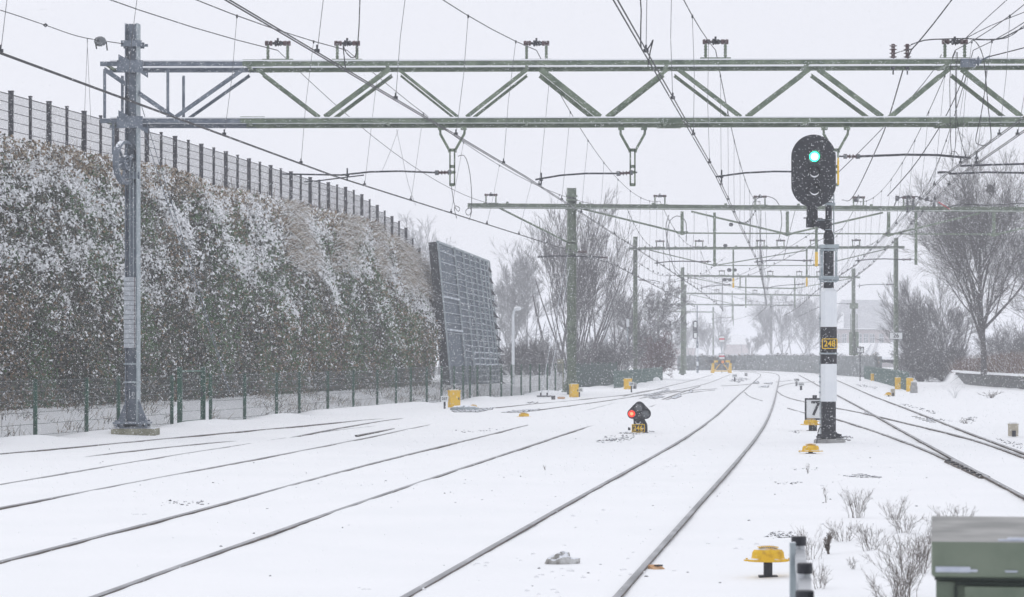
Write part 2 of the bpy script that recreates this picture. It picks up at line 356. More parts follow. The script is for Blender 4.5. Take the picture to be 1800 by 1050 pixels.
track('far right-hand track that curves away behind the tall banded signal post', [(R11, .035), (R13, .04)])
track('crossing track that joins its neighbour at the open snow-free rail joint', [([(1445, 714), (1470, 718.5), (1524, 729), (1570, 740), (1610, 750), (1680, 766), (1740, 784), (1800, 806), (1900, 842)], .03), ([(1445, 731), (1470, 738), (1520, 754), (1574, 773), (1630, 794), (1667, 811)], .03)])

# exposed dark ballast beside rails and switches: low irregular heaps of stones, one uncountable mass
def heap_pts(poly, n, rs):
    poly = np.array(poly, float); mn, mx = poly.min(0), poly.max(0); out = []
    while len(out) < n:
        p = mn+(mx-mn)*rs.rand(2); c = False; j = len(poly)-1
        for i in range(len(poly)):
            if (poly[i][1] > p[1]) != (poly[j][1] > p[1]) and p[0] < (poly[j][0]-poly[i][0])*(p[1]-poly[i][1])/(poly[j][1]-poly[i][1])+poly[i][0]: c = not c
            j = i
        if c: out.append(p)
    return out
OCT = np.array([(1, 0, 0), (0, 1, 0), (-1, 0, 0), (0, -1, 0), (0, 0, 1), (0, 0, -1)], float)
OCF = np.array([(0, 1, 4), (1, 2, 4), (2, 3, 4), (3, 0, 4), (1, 0, 5), (2, 1, 5), (3, 2, 5), (0, 3, 5)])
def octs(name, ctr, rad, mats, jitter=.35, flat=1.0, mi=None):
    ctr = np.asarray(ctr, float); n = len(ctr); rad = np.asarray(rad, float)
    V = OCT[None]*(1+jitter*(RS.rand(n, 6, 1)-.5)*2)*rad[:, None, None]
    a = RS.rand(n)*6.28; ca, sa = np.cos(a)[:, None], np.sin(a)[:, None]
    x = V[:, :, 0]*ca-V[:, :, 1]*sa; y = V[:, :, 0]*sa+V[:, :, 1]*ca
    V = np.stack([x, y, V[:, :, 2]*flat], 2)+ctr[:, None]
    Fi = (OCF[None]+(np.arange(n)*6)[:, None, None]).reshape(-1, 3)
    return indexed(name, V.reshape(-1, 3), Fi, mats)
heaps = [
 ([(794, 723), (830, 719), (868, 717), (866, 720), (840, 725), (800, 725)], 420, .05), ([(880, 726), (905, 722), (950, 719), (948, 722), (915, 726)], 380, .05),
 ([(1130, 697), (1175, 684), (1178, 688), (1150, 696)], 300, .06), ([(1140, 700), (1160, 696), (1168, 698), (1150, 702)], 180, .06), ([(1180, 700), (1196, 693), (1196, 698), (1186, 702)], 180, .07),
 ([(1209, 692), (1216, 686), (1218, 690)], 60, .08), ([(1280, 670), (1300, 663), (1318, 667), (1300, 673)], 120, .07), ([(1332, 681), (1352, 678), (1350, 681.5)], 140, .07), ([(1320, 675), (1332, 670), (1334, 675)], 60, .09), ([(1344, 674.5), (1358, 673), (1356, 676)], 80, .08),
 ([(1520, 725), (1530, 728), (1534, 732), (1524, 729)], 60, .04), ([(1667, 811), (1684, 822), (1735, 841), (1728, 838), (1715, 831), (1680, 814)], 500, .035), ([(1628, 734), (1648, 740), (1640, 742), (1630, 740)], 140, .035),
 ([(1084, 762), (1120, 757), (1140, 761), (1118, 764)], 60, .03), ([(1044, 776), (1066, 766), (1116, 765), (1110, 774), (1060, 779)], 70, .04), ([(1140, 758), (1152, 759), (1148, 761)], 20, .03),
 ([(1478, 836), (1510, 832), (1550, 838), (1545, 841)], 65, .03), ([(1340, 945), (1362, 937), (1392, 941), (1390, 949)], 26, .02), ([(1355, 945), (1398, 938), (1395, 952), (1360, 950)], 22, .022),
 ([(1385, 822), (1440, 820), (1440, 826), (1390, 827)], 16, .02), ([(1362, 846), (1410, 846), (1410, 850), (1365, 850)], 16, .02), ([(1470, 765), (1500, 769), (1494, 776), (1478, 772)], 40, .035), ([(1385, 758), (1410, 757), (1404, 762)], 20, .03),
 ([(280, 881), (360, 879), (358, 888), (284, 888)], 16, .028), ([(790, 757), (890, 752), (880, 760), (800, 761)], 16, .035), ([(1560, 700), (1640, 738), (1700, 745), (1620, 730)], 40, .035), ([(1690, 735), (1720, 733), (1712, 741)], 30, .035), ([(1500, 674), (1545, 680), (1540, 684), (1510, 680)], 60, .05), ([(1576, 706), (1650, 726), (1640, 728), (1580, 710)], 40, .045), ([(1750, 770), (1800, 780), (1795, 790), (1760, 778)], 30, .03), ([(920, 709), (945, 706), (950, 710)], 16, .05)]
pts = []; rad = []
for poly, n, r in heaps:
    for p in heap_pts(poly, int(n*1.9), RS):
        q = G(p[0], p[1]); pts.append((q[0], q[1], gz(q, -r*.05))); rad.append(r*(.25+.75*RS.rand()**1.5))
for k in range(170):                                         # stray stones poking through the snow
    px = RS.uniform(100, 1700); py = RS.uniform(700, 1040) if k % 2 else RS.uniform(760, 900)
    q = G(px, py); pts.append((q[0], q[1], gz(q, -.002))); rad.append(RS.uniform(.008, .02))
tag(octs('ballast', pts, rad, gravel_m, flat=.75), label='dark ballast stones showing through the snow beside rails and switches', kind='stuff')
# small clods of snow near the front track
pts = []; rad = []
for px, py, n, w_ in ((150, 945, 5, 12), (240, 902, 5, 10), (1120, 830, 8, 30), (1010, 985, 10, 60), (970, 1000, 8, 50), (1170, 820, 6, 20), (640, 1035, 3, 5), (740, 1040, 4, 8), (1205, 760, 6, 20), (1240, 790, 6, 24), (860, 985, 5, 30), (1130, 1010, 6, 30), (1290, 960, 5, 40), (1480, 850, 6, 60), (1030, 905, 6, 60), (930, 1040, 6, 40)):
    for k in range(n):
        q = G(px+RS.randn()*w_, py+RS.randn()*w_*.25); pts.append((q[0], q[1], gz(q, 0))); rad.append(RS.uniform(.012, .035))
tag(octs('snow_clods', pts, rad, snow_m, flat=.6), label='small crumbs and clods of snow scattered over the smooth snow', kind='stuff')

# ---------------------------------------------------------------- fences
def hit(px, off=0.0):                                        # distance at which the sight line px meets the line x = fx(Y)-off
    u = (px-900)/F; return (-9.36-off-.17*52.5)/(u-.17)
FX = np.array([-9.36, 52.5]); FD = np.array([.17, 1.0])/math.hypot(.17, 1)
def post_list(): 
    return [-230, -150, -95, -20, 62, 152, 208, 302, 370, 430, 486, 526, 576, 621, 663, 696, 722, 750, 776, 798, 814, 826, 839, 862, 881, 899, 916, 932, 948, 962, 976, 990, 1003, 1016, 1028, 1040, 1051, 1062, 1073, 1083]
pp = post_list(); Ys = [hit(p) for p in pp]
fen = T('mesh_fence', 'long low green welded mesh fence along the foot of the ivy wall', 'fence', (fx(Ys[4]), Ys[4], 0))
tops = [1.14 if p < 690 else 1.2 for p in pp]
for p, Y, h in zip(pp, Ys, tops):
    b = MB(); x = fx(Y); b.box((x, Y, h/2-.25), (.075, .075, h+.5)); b.box((x, Y, h+.008), (.085, .085, .016))
    for z in (.15, .45, .75, 1.0): b.box((x+.042, Y-.042, z), (.02, .02, .03))
    b.build('post', fence_green, fen)
wb = MB(); net = MB()
for i in range(len(pp)-1):
    if pp[i] == 302: continue
    a, c = (fx(Ys[i]), Ys[i]), (fx(Ys[i+1]), Ys[i+1]); h = tops[i]
    for z in (.05, .27, .50, .73, .93, h-.02): wb.bar((a[0], a[1], z), (c[0], c[1], z), .010, .010)
    L_ = math.hypot(a[0]-c[0], a[1]-c[1]); n = int(L_/.055)
    V = []
    for k in range(1, n):
        t = k/n; x, y = a[0]+(c[0]-a[0])*t, a[1]+(c[1]-a[1])*t
        wb.add([(x-.0025, y, -.15), (x+.0025, y, -.15), (x+.0025, y, h), (x-.0025, y, h)], [(0, 1, 2, 3)])
wb.build('wire_panel', mesh_wire, fen)
nb = MB()
for i in range(len(pp)-1):                                  # darker windbreak netting on the far stretch
    if pp[i] >= 1003:
        a, c = (fx(Ys[i])+.05, Ys[i]), (fx(Ys[i+1])+.05, Ys[i+1])
        nb.bar((a[0], a[1], .48), (c[0], c[1], .48), .02, 1.3)
nb.build('netting', net_green, fen)
# the gate
Ya, Yb = hit(316), hit(357)
gt = T('mesh_gate', 'green mesh gate between two taller posts in the trackside fence', 'gate', (fx(Ya), Ya, 0))
for Y in (Ya, Yb):
    b = MB(); b.box((fx(Y), Y, .45), (.11, .11, 1.75)); b.box((fx(Y), Y, 1.33), (.12, .12, .02)); b.build('post', fence_green, gt)
b = MB(); a = np.array([fx(Ya), Ya, 0])+np.array([.17, 1, 0])*.12; c = np.array([fx(Yb), Yb, 0])-np.array([.17, 1, 0])*.12
for z in (.06, 1.24): b.bar(a+[0, 0, z], c+[0, 0, z], .05, .05)
for e in (a, c): b.bar(e+[0, 0, .03], e+[0, 0, 1.27], .05, .05)
b.build('frame', fence_green, gt)
b = MB()
for z in (.3, .55, .8, 1.05): b.bar(a+[0, 0, z], c+[0, 0, z], .010)
for t in np.linspace(0, 1, 30)[1:-1]: q = a+(c-a)*t; b.bar(q+[0, 0, .08], q+[0, 0, 1.22], .005)
b.build('wire_panel', mesh_wire, gt)
b = MB(); q = c+(a-c)*.06; b.box(q+[.04, -.05, .68], (.04, .06, .12)); b.build('lock', steel_dark, gt)

# ---------------------------------------------------------------- the ivy-grown wall
def wall_foot(Y): return fx(Y)-2.6
def wall_top_x(Y): return fx(Y)-4.2
Y0w, Y1w = 44.0, 110.5
def ridge_z(Y): return 6.62-.15*sst(75, 96, Y)-.95*sst(98, 110.5, Y)-.9*sst(107.5, 112.5, Y)
def wall_pt(Y, t, off=0.0):                                  # surface of the wall: Y along, t from foot (0) to crest (1)
    Y = np.asarray(Y, float); t = np.asarray(t, float)
    Y = Y0w+(Y-Y0w)*(102.6+7.9*np.clip(t, 0, 1)-Y0w)/(Y1w-Y0w)
    bulge = (fbm(Y*.22, t*1.8, 0, 77, 3)-.5)*1.1*np.sin(np.pi*np.clip(t, .02, 1))**.5
    x = wall_foot(Y)-1.6*np.clip(t, 0, 1.1)**1.5+bulge*.7+off+.55*(fbm(Y*.85, t*5.5, 0, 79, 2)-.5)*np.sin(np.pi*np.clip(t, .02, .96))**.5
    z = .38+(ridge_z(Y)-.38)*t+(vn(Y*.35, 9, 0, 3)-.5)*.22*t
    return np.stack([x, Y, z], -1)
nY, nT = 260, 40
YY, TT = np.meshgrid(np.linspace(Y0w, Y1w, nY), np.linspace(-.06, 1, nT)); WV = wall_pt(YY, TT, -.18)
ext = np.stack([WV[-1, :, 0]-1.2, WV[-1, :, 1], WV[-1, :, 2]+.05], -1)[None]; ext2 = ext.copy(); ext2[..., 0] -= 6; ext3 = ext2.copy(); ext3[..., 2] = -.3; ext3[..., 0] -= 3
WV = np.concatenate([WV, ext, ext2, ext3], 0); nT2 = nT+3
ii = (np.arange(nT2-1)[:, None]*nY+np.arange(nY-1)[None, :]).ravel()
bank = indexed('green_wall', WV.reshape(-1, 3), np.stack([ii, ii+1, ii+nY+1, ii+nY], 1), soil_m, smooth=True)
# end face of the bank
ends = MB(); col = WV[:, -1, :]; ends.add(np.concatenate([col, [[col[0][0], col[0][1], -.3]]]), [tuple(range(len(col)+1))]); ends.build('end_face', soil_m, bank)
tag(bank, 'tall steep noise wall overgrown with snow-flecked ivy, along the fence', 'green wall')

def leaves(n, Yr, tr, size, tone, offs=(.0, .30), seed=1, name='ivy', aspect=1.0):
    rs = np.random.RandomState(seed)
    Y = rs.uniform(Yr[0], Yr[1], n); t = rs.uniform(tr[0], tr[1], n)
    c = wall_pt(Y, t); c[:, 0] += rs.uniform(offs[0], offs[1], n); c[:, 2] += rs.uniform(-.05, .05, n)
    s = size*(.5+.9*rs.rand(n))
    u = rs.randn(n, 3); u /= np.linalg.norm(u, axis=1)[:, None]
    nrm = rs.randn(n, 3)*.75+np.array([.9, -.55, .35]); v = np.cross(nrm, u); v /= np.linalg.norm(v, axis=1)[:, None]
    u = np.cross(v, nrm); u /= np.linalg.norm(u, axis=1)[:, None]
    u *= s[:, None]; v *= s[:, None]*aspect
    V = np.stack([c-u*.6, c-v*.5, c+u*.6, c+v*.5], 1)
    mi = tone(c, t, rs)
    return V.reshape(-1, 4, 3), mi
def tone(c, t, rs):
    n = len(c)
    big = fbm(c[:, 1]*.35, c[:, 2]*.55, 0, 13, 3); mid = fbm(c[:, 1]*1.5, c[:, 2]*1.5, 0, 19, 3)
    fine = vn(c[:, 1]*6, c[:, 2]*6, c[:, 0]*6, 23)
    # snow lies in clusters a hand or two wide, heavier toward the crest and along slanting streaks
    st = .35*fbm((c[:, 1]+c[:, 2]*.8)*.9, (c[:, 2]-c[:, 1]*.1)*.5, 0, 29, 3)+.65*fbm(c[:, 1]*.42+40, c[:, 2]*1.5, 0, 30, 4)
    amt = .11+.36*sst(.20, .70, t)+.48*sst(.43, .60, st)*sst(.18, .66, t+.5*(big-.5))*(1-.55*sst(.88, .97, t))+.45*(mid-.5)-.22*sst(.46, .6, fbm(c[:, 1]*.25+3, c[:, 2]*.6, 0, 47, 2))*sst(.25, .8, t)
    cl = .35*vn(c[:, 1]*4.5, c[:, 2]*6, c[:, 0]*3, 63)+.65*vn(c[:, 1]*10, c[:, 2]*13, c[:, 0]*9, 64)
    psnow = .90*sst(-.05, .05, cl-(.80-.56*np.clip(amt, 0, .82)))
    r = rs.rand(n); mi = np.zeros(n, np.int32)
    pg = .10+.50*sst(.5, .62, fbm(c[:, 1]*.5, c[:, 2]*.4, 0, 43, 2))
    pb = .24+.55*sst(.48, .62, fbm(c[:, 1]*.3+9, c[:, 2]*.5, 0, 53, 2))
    r2 = rs.rand(n)
    mi[r2 < pg] = 1; mi[(r2 >= pg) & (r2 < pg+pb*.45)] = 2; mi[(r2 >= pg+pb*.45) & (r2 < pg+pb*.45+.2)] = 3
    topb = sst(.84, .95, t+.1*(mid-.5)); mi[(rs.rand(n) < topb*.6)] = 2; mi[(rs.rand(n) < topb*.28)] = 5
    mi[r < psnow] = 4
    return mi
parts_ = [leaves(170000, (Y0w, 76), (-.03, 1.02), .058, tone, seed=1), leaves(120000, (74, Y1w), (-.03, 1.02), .078, tone, seed=2), leaves(26000, (Y0w, Y1w), (0, 1), .10, tone, (.2, .42), seed=4, aspect=.35)]
V = np.concatenate([p[0] for p in parts_]).reshape(-1, 3); mi = np.concatenate([p[1] for p in parts_])
iv = quads('ivy', V, [leaf_dark, leaf_green, leaf_brown, leaf_grey, snow_m, straw_m], mi, bank); tag(iv, kind='stuff')
# leaves on the wall's far end
rs = np.random.RandomState(8); n = 9000
zz = rs.rand(n); c = wall_pt(np.full(n, Y1w), zz); c[:, 0] += rs.uniform(-4, .2, n)*rs.rand(n); c[:, 1] += rs.uniform(-.1, .35, n)
u = rs.randn(n, 3)*.05; v = rs.randn(n, 3)*.05; V = np.stack([c-u, c-v, c+u, c+v], 1).reshape(-1, 3)
tag(quads('ivy', V, [leaf_dark, leaf_green, leaf_brown, leaf_grey, snow_m], rs.choice(5, n, p=[.45, .2, .12, .13, .10]).astype(np.int32), bank), kind='stuff')

# creeper stems trailing over the face
rs = np.random.RandomState(41); b = MB()
for k in range(420):
    Yk, tk = rs.uniform(Y0w, Y1w), rs.uniform(.05, .98); n_ = rs.randint(5, 10); dY, dt = rs.uniform(-.09, .16), -rs.uniform(.008, .022); Q = []
    for j in range(n_): Q.append(wall_pt(Yk, tk)+[rs.uniform(.16, .34), 0, 0]); Yk += dY+rs.randn()*.05; tk = max(0, tk+dt+rs.randn()*.006)
    b.tube(Q, rs.uniform(.004, .009), 3, 0, cap=False)
tag(b.build('creeper_stems', leaf_grey, bank), kind='stuff')

# dry grass and dead stems: blades as thin tapering triangles
def blades(name, base, dirn, length, width, mats, mi, parent=None, seg=2, droop=.3):
    n = len(base); side = np.cross(dirn, np.array([.3, -1., .2])); side /= np.linalg.norm(side, axis=1)[:, None]
    V = []; p = base; d = dirn.copy(); wd = width[:, None]
    rings = []
    for k in range(seg+1):
        f = 1-k/seg*.85
        rings.append((p-side*wd*f, p+side*wd*f)); p = p+d*(length/seg)[:, None]; d = d+np.array([0, 0, -droop/seg])
    for k in range(seg): V.append(np.stack([rings[k][0], rings[k][1], rings[k+1][1], rings[k+1][0]], 1))
    return quads(name, np.concatenate(V).reshape(-1, 3), mats, np.tile(mi, seg), parent)
rs = np.random.RandomState(3); n = 17000
Y = rs.uniform(Y0w, Y1w, n); tuft = vn(Y*1.1, 2, 0, 61)*.8+vn(Y*.3, 5, 0, 62)*.4
t = 1-rs.rand(n)**2*.22; keep = rs.rand(n) < .25+.75*sst(.4, .7, tuft); Y, t = Y[keep], t[keep]; n = len(Y)
base = wall_pt(Y, t); base[:, 0] += rs.uniform(-.9, .25, n)*sst(.93, 1, t)
dirn = rs.randn(n, 3)*.45+np.array([.35, 0, .75]); dirn /= np.linalg.norm(dirn, axis=1)[:, None]
tag(blades('dry_grass', base, dirn, rs.uniform(.10, .38, n), rs.uniform(.004, .009, n), [straw_m, leaf_brown, snow_m, leaf_grey], rs.choice(4, n, p=[.30, .30, .24, .16]).astype(np.int32), bank, droop=.9), kind='stuff')
# pale drooping grass cascades at the far crest
n = 15000; Y = rs.uniform(86, Y1w, n); t = 1-.36*rs.rand(n)**1.4
kp = vn(Y*.5, t*4, 0, 71)+.3*vn(Y*2, t*9, 0, 72) > .74; Y, t = Y[kp], t[kp]; n = len(Y)
base = wall_pt(Y, t); base[:, 0] += rs.uniform(.1, .35, n); dirn = rs.randn(n, 3)*.3+np.array([.45, .25, .15]); dirn /= np.linalg.norm(dirn, axis=1)[:, None]
tag(blades('drooping_grass', base, dirn, rs.uniform(.3, .75, n), rs.uniform(.005, .010, n), [straw_m, snow_m, leaf_brown, leaf_dark], rs.choice(4, n, p=[.30, .32, .23, .15]).astype(np.int32), bank, droop=1.9), kind='stuff')
# snow cap and drifts along the crest
rs = np.random.RandomState(12); n = 5200; Y = rs.uniform(Y0w, Y1w, n); t = 1-rs.rand(n)*.05; kp = vn(Y*.8, 8, 0, 73) > .42; Y, t = Y[kp], t[kp]
c = wall_pt(Y, t); c[:, 0] += rs.uniform(-.7, .1, len(Y)); c[:, 2] += rs.uniform(0, .06, len(Y))
o = octs('crest_snow', c, rs.uniform(.04, .13, len(c)), snow_m, flat=.45); o.parent = bank; tag(o, kind='stuff')

# weeds between fence and wall
n = 5200; rs = np.random.RandomState(15); Y = rs.uniform(46, 112, n); dd = rs.uniform(.4, 2.6, n); kp = vn(Y*.7, dd*.9, 0, 81) > .50; Y, dd = Y[kp], dd[kp]; n = len(Y)
x = fx(Y)-dd; base = np.stack([x, Y, ground(x, Y)-.02], 1); dirn = rs.randn(n, 3)*.45+np.array([.2, 0, .8]); dirn /= np.linalg.norm(dirn, axis=1)[:, None]
tag(blades('fence_weeds', base, dirn, rs.uniform(.12, .5, n), rs.uniform(.003, .008, n), [leaf_brown, leaf_dark, straw_m], rs.choice(3, n, p=[.4, .45, .15]).astype(np.int32), None, seg=3, droop=.5), label='dead weeds poking through the snow behind the green fence', kind='stuff')

# ---------------------------------------------------------------- fence along the crest
rp = [hit(p, 4.55) for p in (-60,)]; Yc = list(np.arange(50.5, 112.0, 1.32))
rf = T('ridge_fence', 'dark post and mesh fence stepping along the top of the ivy wall', 'fence', (wall_top_x(Yc[0]), Yc[0], 6.4))
def rxz(Y): return wall_top_x(Y)-.28, float(ridge_z(Y))
wb = MB()
for i, Y in enumerate(Yc):
    x, z = rxz(Y); wd = .115 if i % 2 == 0 else .068; top = 1.27
    b = MB(); b.box((x, Y, z+top/2-.15), (wd, .09, top+.3)); b.box((x, Y, z+top+.012), (wd+.02, .11, .024))
    if i % 4 == 0: b.box((x+wd/2+.01, Y-.03, z+top*.55), (.03, .05, .05))
    b.build('post', fence_dark, rf)
    if i+1 < len(Yc):
        Y2 = Yc[i+1]; x2, z2 = rxz(Y2); zz = min(z, z2) if Y > 98 else None
        za, zb = (z, z2) if zz is None else (zz, zz)
        for h in (.12, .34, .56, .78, 1.0, 1.20): wb.bar((x, Y, za+h), (x2, Y2, zb+h), .015 if h != 1.2 else .020)
        for k in range(1, 25): s_ = k/25; xx, y_ = x+(x2-x)*s_, Y+(Y2-Y)*s_; zq = za+(zb-za)*s_; wb.add([(xx-.0031, y_, zq+.05), (xx+.0031, y_, zq+.05), (xx+.0031, y_, zq+1.2), (xx-.0031, y_, zq+1.2)], [(0, 1, 2, 3)])
wb.build('wire_panel', fence_dark, rf)
# dead stalks growing behind the ridge fence
n = 3000; rs = np.random.RandomState(17); Y = rs.uniform(48, 106, n); kp = vn(Y*.6, 3, 0, 91) > .38; Y = Y[kp]; n = len(Y)
base = np.stack([wall_top_x(Y)-rs.uniform(0, 1.4, n), Y, ridge_z(Y)-.05], 1); dirn = rs.randn(n, 3)*.22+np.array([0, 0, 1.]); dirn /= np.linalg.norm(dirn, axis=1)[:, None]
tag(blades('ridge_stalks', base, dirn, rs.uniform(.25, 1.0, n)*(.6+.5*vn(Y*1.2, 1, 0, 92)), rs.uniform(.004, .008, n), [leaf_dark, leaf_brown, leaf_grey], rs.choice(3, n).astype(np.int32), None, seg=3, droop=.25), label='dead brown stalks standing behind the dark ridge fence', kind='stuff')

# ---------------------------------------------------------------- leaning panelled noise screen
nb0, nb1 = np.array([-2.97, 105.5, 6.07]), np.array([-1.04, 116.7, 5.67]); ft0, ft1 = np.array([-2.40, 105.5, 0.0]), np.array([-.42, 116.7, 0.0])
ns_ = T('noise_screen', 'tall leaning blue-grey panelled noise screen with snowy ribs at the wall end', 'noise screen', (-2.7, 105.5, 0))
def scr(u, v, o=0.0):                                        # u along, v up
    a = ft0+(ft1-ft0)*u; b_ = nb0+(nb1-nb0)*u; p = a+(b_-a)*v
    nr = np.cross(ft1-ft0, nb0-ft0); nr /= np.linalg.norm(nr); nr = nr*np.sign(nr[0]); return p+nr*o
b = MB(); th = .34
v8 = [scr(0, 0), scr(1, 0), scr(1, 1), scr(0, 1), scr(0, 0, -th), scr(1, 0, -th), scr(1, 1, -th), scr(0, 1, -th)]
b.add(v8, [(0, 1, 2, 3)], 0); b.add(v8, [(7, 6, 5, 4), (0, 3, 7, 4), (3, 2, 6, 7), (1, 5, 6, 2)], 1)
b.build('panel', [panel_m, panel_d], ns_)
cols = [0, .30, .46, .58, .69, .79, .88, .945, 1.0]
b = MB()
for u in cols: b.bar(scr(u, 0, .05), scr(u, 1, .05), .12 if u == .30 else .075, .06, up=(1, 0, 0))
b.bar(scr(0, 1, .02), scr(1, 1, .02), .08, .08)
b.build('stile', steel_galv_l, ns_)
b = MB()
for v in (.645, .43): b.bar(scr(0, v, .035), scr(.30, v, .035), .09, .07)
for u0, u1 in zip(cols[:-1], cols[1:]):
    nrow = 15 if u0 == 0 else 24
    for k in range(1, nrow):
        v = k/nrow+(.0 if u0 else .01)
        if u0 == .30 and v < .25: continue
        lo = v < .32 and u0 > .3
        if u0 == 0 and v < .42 and RS.rand() < .65: continue
        b.bar(scr(u0, v+.004*RS.randn(), .025), scr(u1, v, .025), .04+.03*RS.rand(), .016+(.035 if lo else .010*RS.rand()))
b.build('rib', rib_m, ns_)
b = MB()
for k in range(11):                                          # saw-toothed snowy far edge
    v = .97-k*.088; p = scr(1.0, v, 0); q = scr(1.0, v-.05, 0); r_ = p*.5+q*.5+np.array([.14+.02*k, .4, -.1])
    b.add([p, q, r_+[0, 0, -.05], p-[0, .3, 0], q-[0, .3, 0], r_+[0, -.3, -.05]], [(0, 1, 2), (5, 4, 3), (0, 2, 5, 3), (1, 4, 5, 2)], 0)
    b.box(r_+np.array([-.08, -.15, -.14]), (.22, .3, .05), 1)
b.build('tooth', [panel_d, snow_m], ns_)
# ---------------------------------------------------------------- catenary portals
YG = [54.2, 107.8, 152.6, 207.0, 262.0, 311.0, 379.0]
def hmast(b, x, Y, z0, z1, w, rz=0.0, m=0, m2=None):        # H-section column, web facing the camera
    t = max(.018, w*.07); R = np.array(Matrix.Rotation(rz, 3, 'Z')); c = np.array([x, Y, (z0+z1)/2]); h = z1-z0
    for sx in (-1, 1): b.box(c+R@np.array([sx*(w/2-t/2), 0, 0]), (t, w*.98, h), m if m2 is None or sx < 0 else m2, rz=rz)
    b.box(c, (w-2*t, t*.8, h), m, rz=rz)
def insulator_set(par, x, Y, z, k=1.0, mat=None):           # two brackets carrying a horizontal insulator and its clamp
    s = T2(par, 'insulator_bracket')
    b = MB(); w = .20*k
    for sx in (-1, 1):
        b.box((x+sx*w, Y, z+.15*k), (.05*k, .05*k, .30*k))
        for j in range(4): b.box((x+sx*w, Y, z+.07*k+j*.06*k), (.068*k, .068*k, .015))
    b.box((x, Y, z+.012), (w*2+.22*k, .12, .024)); o = b.build('insulator_bracket', mat or steel_green, par)
    for sx in (-1, 1): b = MB(); b.lathe((x+sx*.185*k, Y, z+.345*k), [(.05*k, -.075*k), (.055*k, -.02*k), (.035*k, -.01*k), (.058*k, 0), (.035*k, .02*k), (.055*k, .03*k), (.05*k, .075*k)], 10, axis='X'); b.build('insulator', insul_m, o, o=ORG[par.name])
    b = MB(); b.lathe((x, Y, z+.345*k), [(.02*k, -.13*k), (.03*k, -.07*k), (.065*k, -.06*k), (.065*k, -.03*k), (.04*k, -.01*k), (.07*k, .01*k), (.04*k, .03*k), (.06*k, .05*k), (.02*k, .13*k)], 10, axis='X'); b.box((x, Y, z+.42*k), (.04*k, .05*k, .06*k))
    b.build('wire_clamp', steel_dark, o, o=ORG[par.name])
def T2(par, n): return None
def rod_insulator(b, p, d, L_=.26, r=.055, n=4, m=0):
    p = np.asarray(p, float); d = np.asarray(d, float)/np.linalg.norm(d)
    a = np.cross(d, [0, 1, 0.]); 
    pts = []; rs_ = []
    for k in range(n*4+1):
        t = k/(n*4); pts.append(p+d*L_*t); rs_.append(r if k % 4 == 2 else r*.45)
    b.tube(pts, rs_, 10, m)
def arm(par, a, c, sag=.04, r=.020, ins=True, hook=True, name='registration_arm'):   # a at the post, c at the contact wire
    a, c = np.asarray(a, float), np.asarray(c, float); d = (c-a)/np.linalg.norm(c-a); L_ = np.linalg.norm(c-a)
    b = MB(); s0 = a+d*.36 if ins else a
    mid = a+(c-a)*.75+np.array([0, 0, .05]); b.tube([s0, a+(c-a)*.5+np.array([0, 0, .05]), mid, c], r, 6)
    if ins: b.tube([a, a+d*.12], .018, 6)
    if hook: b.bar(c+[.12, 0, .14], c+[.12, 0, -.12], .03); b.box(c+np.array([.12, 0, .0]), (.07, .05, .05))
    o = b.build(name, steel_dark, par)
    if ins:
        b = MB(); rod_insulator(b, a+d*.12, d); b.tube([a+d*.09, a+d*.15], .05, 8, 1); b.tube([a+d*.35, a+d*.42], .05, 8, 1); b.build('insulator', [insul_m, insul_g], o, o=ORG[par.name])
    return o

# --- portal 1: the big box truss
Y = YG[0]; s1 = F/Y; q = lambda px, py, dy=0.0: P(px, py, Y)+np.array([0, dy, 0])
g1 = T('catenary_portal', 'nearest overhead line portal, a long lattice box truss on a galvanised steel mast', 'catenary portal', (q(233, 0)[0], Y, 0), 'catenary portals spanning the tracks')
mx = q(233, 0)[0]
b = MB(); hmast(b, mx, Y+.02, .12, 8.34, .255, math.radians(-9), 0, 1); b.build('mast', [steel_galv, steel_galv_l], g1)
b = MB()
b.box((mx, Y-.16, 7.92), (.42, .05, .12)); b.box((mx, Y+.2, 7.92), (.42, .05, .12)); b.box((mx+.25, Y, 7.90), (.12, .06, .05)); b.build('clamp', steel_galv, g1)
for z in (7.46, 6.33): b = MB(); b.box((mx-.03, Y-.17, z), (.52, .02, .24)); b.add([(mx-.26, Y-.19, z+.24), (mx-.26, Y-.19, z+.10), (mx+.0, Y-.19, z+.10)], [(0, 1, 2)]); b.add([(mx+.14, Y-.19, z-.11), (mx+.34, Y-.19, z-.11), (mx+.34, Y-.19, z-.24)], [(0, 2, 1)]); b.build('bracket_plate', steel_galv, g1)
b = MB(); zb = .25
for sx in (-1, 1):
    b.add([(mx+sx*.125, Y-.02, zb+.48), (mx+sx*.31, Y-.02, zb+.02), (mx+sx*.125, Y-.02, zb+.02), (mx+sx*.125, Y+.02, zb+.48), (mx+sx*.31, Y+.02, zb+.02), (mx+sx*.125, Y+.02, zb+.02)], [(0, 1, 2), (5, 4, 3), (0, 3, 4, 1), (1, 4, 5, 2), (2, 5, 3, 0)])
b.box((mx, Y, zb), (.72, .6, .04)); b.box((mx, Y, zb-.09), (.66, .5, .02))
for sx in (-.30, -.19, .19, .30):
    for sy in (-.22, .22): b.lathe((mx+sx, Y+sy, zb-.09), [(.018, 0), (.018, .15)], 6); b.box((mx+sx, Y+sy, zb-.05), (.06, .06, .04)); b.box((mx+sx, Y+sy, zb+.035), (.055, .055, .035))
b.build('base_plate', steel_galv, g1)
b = MB(); b.box((mx+.06, Y, .0), (.88, .8, .28)); b.build('foundation', concrete_moss, g1)
text('12', .20, (mx-.02, Y-.02, .80), weight_m, g1, depth=.001, font_w=.8)
